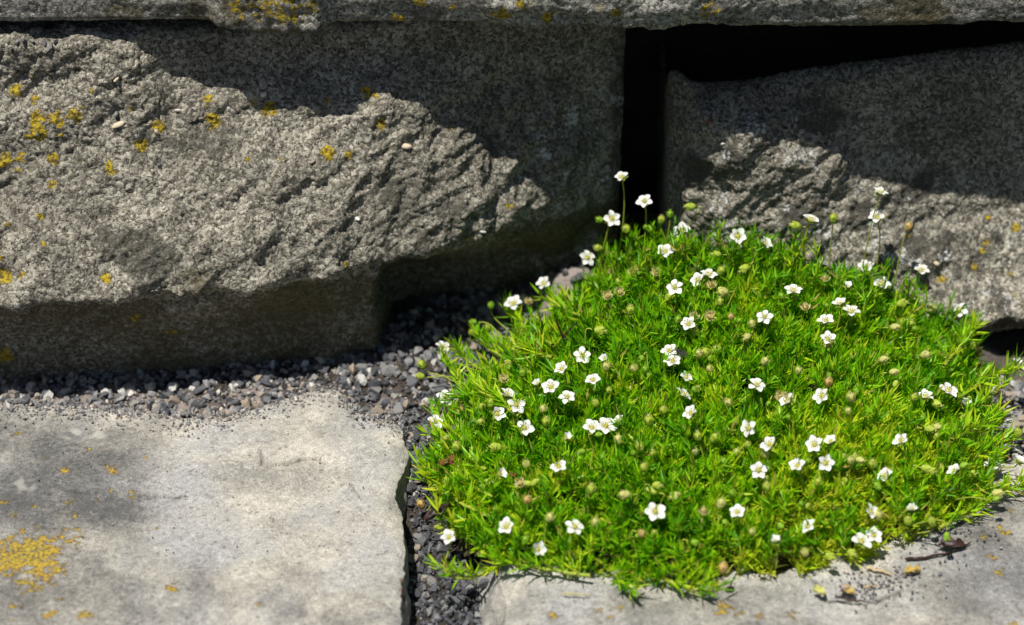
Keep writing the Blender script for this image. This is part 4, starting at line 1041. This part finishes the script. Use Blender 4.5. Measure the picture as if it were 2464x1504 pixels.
NAMED = [(1181, 735, 'lime'), (1137, 775, 'lime', (-1, -.1, .15)), (1174, 790, 'green', (-.35, 0, .9)), (1135, 800, 'green'), (1163, 815, 'green'), (1017, 880, 'green', (-.4, 0, .8)), (1012, 905, 'green', (-1, 0, .25)), (1239, 842, 'green', (.4, -.2, .4)), (1189, 883, 'lime', (-.6, 0, .3)), (1225, 884, 'lime'), (1442, 528, 'lime', (-.8, 0, .5)), (1509, 552, 'green', (-.3, -.4, .5)), (1441, 597, 'green', (-.8, -.2, .5)), (1479, 612, 'green', (-.5, -.3, .5)),
 (1591, 530, 'green', (0, 0, 1)), (1521, 607, 'lime', (0, 0, 1)), (1554, 546, 'lime', (-.2, -.5, .3)), (1612, 515, 'lime'), (1354, 712, 'lime', (0, 0, 1)), (1182, 972, 'green'), (1159, 979, 'green'), (1109, 990, 'orange'), (1664, 497, 'green', (-1, 0, .1)), (1917, 543, 'green', (-.9, 0, .2)), (2005, 528, 'green', (0, 0, 1)), (2185, 547, 'orange', (.2, 0, 1)), (2167, 731, 'green', (.8, -.2, .4)), (2235, 743, 'straw', (.9, -.1, .3)), (2225, 692, 'green', (0, -.3, 1)), (2341, 835, 'green', (0, 0, 1)), (2354, 848, 'orange', (.1, 0, 1)), (2339, 902, 'green', (.9, -.2, .2)), (2372, 727, 'lime', (.4, 0, 1)),
 (2152, 787, 'straw', (.7, -.3, .3)), (2224, 855, 'straw', (.5, -.3, .5)), (2124, 865, 'straw', (.8, -.2, .3)), (2150, 895, 'straw', (.8, -.2, .3)), (2321, 955, 'green', (.5, -.3, -.2)), (2250, 970, 'green', (.6, -.5, 0)), (2199, 958, 'green'), (1725, 612, 'green', (-.9, 0, .1)), (1793, 645, 'green', (-.6, -.3, -.3)), (1743, 703, 'straw', (-.7, -.3, .2)), (1733, 655, 'green'), (1733, 727, 'green'), (1880, 712, 'lime'), (2070, 712, 'green'), (1810, 780, 'straw'), (1780, 770, 'lime'), (1840, 870, 'straw'), (1921, 892, 'straw'), (1994, 922, 'orange'), (1682, 853, 'straw'), (1707, 887, 'straw'), (1525, 887, 'straw'), (1552, 888, 'lime'), (1459, 884, 'straw'), (1306, 985, 'straw'), (1014, 1215, 'orange', (-.5, 0, 1)), (1058, 1269, 'green', (-1, 0, .2)), (1163, 1330, 'green', (-.6, -.4, .3)), (1045, 1172, 'green', (-.7, -.3, -.1)), (1070, 1060, 'green'), (1098, 1078, 'green'), (1113, 1058, 'lime'), (1155, 1015, 'green'), (1268, 1205, 'orange'), (1322, 1247, 'straw'), (1267, 1118, 'straw'), (1580, 1168, 'green', (.7, -.3, .2)), (1507, 1190, 'straw', (-.8, -.2, .2)), (1264, 1299, 'lime'), (2113, 1243, 'straw', (0, 0, 1)), (2185, 1255, 'green'), (2048, 1330, 'green', (.4, -.5, .1)), (1937, 1330, 'straw'), (1996, 1338, 'green', (.5, -.5, .1)), (2398, 1187, 'straw', (.8, -.2, .2)), (2236, 1032, 'green', (.9, -.2, .1)), (2227, 1127, 'green', (.8, -.3, 0)), (2240, 1132, 'green', (.8, -.3, 0)), (2070, 1107, 'straw', (.7, -.3, 0)), (2047, 1109, 'straw'), (2243, 1258, 'green'), (2278, 1292, 'lime', (0, -.3, -.7)), (2450, 1043, 'green'), (2400, 1200, 'lime', (.8, 0, .2)), (2320, 1120, 'lime', (.8, 0, .2)), (2340, 1140, 'green', (.6, -.2, .3)), (1734, 1215, 'straw'), (1545, 1285, 'orange'), (1740, 1370, 'orange'), (1810, 1280, 'straw')]
for r_ in NAMED: bud(r_[0], r_[1], r_[2], rg.uniform(.0085, .0125), False if len(r_) < 4 else True, r_[3] if len(r_) > 3 else None)
for (u, v) in [(1270, 732), (1252, 801), (1526, 660), (1489, 707), (1210, 914), (1724, 585), (1985, 678), (1937, 744), (1705, 763), (1668, 766), (1715, 692), (1998, 835), (1877, 960), (1462, 715), (1650, 598), (1325, 725), (1252, 1165), (1895, 965), (1690, 1240), (1580, 660), (1470, 660)]: bud(u, v, 'dry', .0095, False)
n = 0
while n < 120:
    u, v = rg.uniform(1060, 2380), rg.uniform(620, 1390); p = on_z(u, v, .02)
    if not moss_in(np.array([p[0]]), np.array([p[1]]))[0]: continue
    bud(u, v, rg.choice(['green', 'lime', 'straw', 'orange'], p=[.45, .40, .13, .02]), rg.uniform(.0055, .0105), None, None, rg.uniform(.8, 1.1)); n += 1

# ------------------------------------------------------------------ small litter and the insect
def leaf_litter(u, v, length, width, mat, label, ang, tiltv=.2, up=.003, curl=.25, name='dead_leaf', z=None):
    nt, nw = 9, 5; V, F_ = [], []
    for i in range(nt):
        t = i / (nt - 1); w = width * math.sin(math.pi * (t * .92 + .04)) ** .8
        for k in range(nw):
            s = -1 + 2 * k / (nw - 1); w *= 1 + .16 * math.sin(11 * t + length * 3000); V.append(((t - .5) * length, s * w * .5, curl * width * (s * s) + .12 * length * math.sin(t * 3) + .16 * width * math.sin(7 * t + 2.3 * s + length * 900) + .10 * width * math.sin(15 * t - 4 * s)))
    for i in range(nt - 1):
        for k in range(nw - 1): F_.append((i * nw + k, (i + 1) * nw + k, (i + 1) * nw + k + 1, i * nw + k + 1))
    me = joined(name, [(np.array(V), F_)]); o = obj(name, me, M[mat], label=label, cat='dead leaf')
    o.location = on_z(u, v, z) if z is not None else on_level(u, v, up); o.rotation_euler = (rg.normal(0, .2), tiltv, ang)
    md = o.modifiers.new('thickness', 'SOLIDIFY'); md.thickness = .00025
    return o
leaf_litter(1082, 1118, .0085, .0042, 'dead_leaf', 'curled reddish-brown dead leaf under the trailing sprigs by gravel', .3, .2, .006)
leaf_litter(1055, 1236, .011, .0048, 'dark_leaf', 'dark purple-brown dead leaf in joint between the slabs', .6, -.2, .004)
leaf_litter(2290, 1313, .010, .0040, 'dark_leaf', 'dark folded dead leaf on the grey slab beside a twig', .1, .1, .002)
leaf_litter(2195, 1377, .0056, .0026, 'petal_yellow', 'small crumpled yellow leaf scrap lying on the grey slab', .2, .1, .0015, .5, 'leaf_scrap')
leaf_litter(2040, 1425, .0046, .0026, 'petal_yellow', 'yellow-orange leaf scrap in soil patch on grey slab', -.4, .2, .002, .5, 'leaf_scrap')
leaf_litter(1970, 1426, .0044, .0026, 'bud_straw', 'fallen yellow-green bud husk on the grey slab', -.5, .2, .002, .6, 'leaf_scrap')
leaf_litter(1240, 1150, .007, .003, 'dead_leaf', 'small brown withered leaf caught among the cushion stems', .9, .8, .004)
def twig(pts, r, mat, label, name='twig', cat='twig', up=.0012):
    path = bez([on_level(u, v, up) for u, v in pts], 14); path[1:-1] += rg.normal(0, .00025, (12, 3))
    return obj(name, joined(name, [tube(path, r, r * .5, 6)]), M[mat], label=label, cat=cat)
twig([(2180, 1345), (2230, 1346), (2280, 1335), (2335, 1305)], .0006, 'dark_leaf', 'thin dark twig curving on the grey slab by the cushion')
twig([(2085, 1368), (2120, 1372), (2145, 1382)], .0006, 'straw', 'short pale straw stalk on soil patch of the grey slab', 'straw_stalk', 'straw')
twig([(2078, 1415), (2095, 1405), (2110, 1412)], .0004, 'straw', 'tiny bent straw fragment in the soil patch', 'straw_stalk', 'straw')
twig([(2010, 1436), (2060, 1446), (2080, 1448)], .0005, 'dark_leaf', 'small dark twig at the rim of the soil patch')
twig([(1355, 1428), (1418, 1432)], .0004, 'capsule_dry', 'slim dry stem lying along edge of grey slab', 'straw_stalk', 'straw')
def insect(head, label, s, yaw, pitch):
    root = empty('small_insect', head); tag(root, label, 'insect')
    body = []
    for cx, r, l in ((0, .42, .6), (-.95, .55, .85), (-2.3, .62, 1.25)):
        v, f_ = ball(r, l, 0, 10, 8); v = np.stack([v[:, 2] + cx, v[:, 0], v[:, 1]], 1); body.append((v * .001 * s, f_))
    obj('body', joined('body', body), M['insect'], root)
    for sd_ in (-1, 1):
        for k in range(3):
            pth = bez([(-.4 - .5 * k, .3 * sd_, -.1), (-.2 - .6 * k + .3 * (1 - k), 1.1 * sd_, .5), (-.1 - .75 * k + .7 * (1 - k), 1.9 * sd_, -.9)], 5) * .001 * s
            obj('leg', joined('leg', [tube(pth, .00011 * s, .00006 * s, 4)]), M['insect'], root)
        pth = bez([(.5, .15 * sd_, .2), (1.2, .4 * sd_, .8), (1.9, .7 * sd_, .5)], 5) * .001 * s
        obj('antenna', joined('antenna', [tube(pth, .00007 * s, .00004 * s, 4)]), M['insect'], root)
        w = [(-.9, .3 * sd_, .5), (-2.0, 1.0 * sd_, .75), (-3.9, 1.0 * sd_, .7), (-4.2, .45 * sd_, .65), (-2.4, .1 * sd_, .7)]
        obj('wing', joined('wing', [(np.array(w) * .001 * s, [(0, 1, 2, 3, 4)])]), M['wing'], root)
    root.rotation_euler = (0, pitch, yaw)
hp = HEADS[(1612, 847)]
insect(tuple(hp + np.array([.0024, -.0014, .0022])), 'small black insect feeding on a pair of white flowers', 1.25, math.radians(128), math.radians(-12))
hp = HEADS[(1825, 1132)]
insect(tuple(hp + np.array([.0020, .0015, .0012])), 'tiny dark fly perched behind a single white flower', .62, math.radians(200), 0)
# withered grey plant scrap
sc0 = on_level(1357, 815, .006)
pcs = [tube(bez([sc0, sc0 + np.array(d1), sc0 + np.array(d2)], 7), .0006, .00025, 5) for d1, d2 in (((.001, 0, .004), (.005, 0, .0075)), ((-.002, 0, .004), (-.003, 0, .009)), ((.002, -.001, .001), (.004, -.002, -.003)), ((-.002, -.001, .0), (-.004, -.002, -.002)))]
obj('withered_sprig', joined('withered_sprig', pcs), M['dark_leaf'], label='withered dark sprig standing among the green leaves', cat='dead sprig')
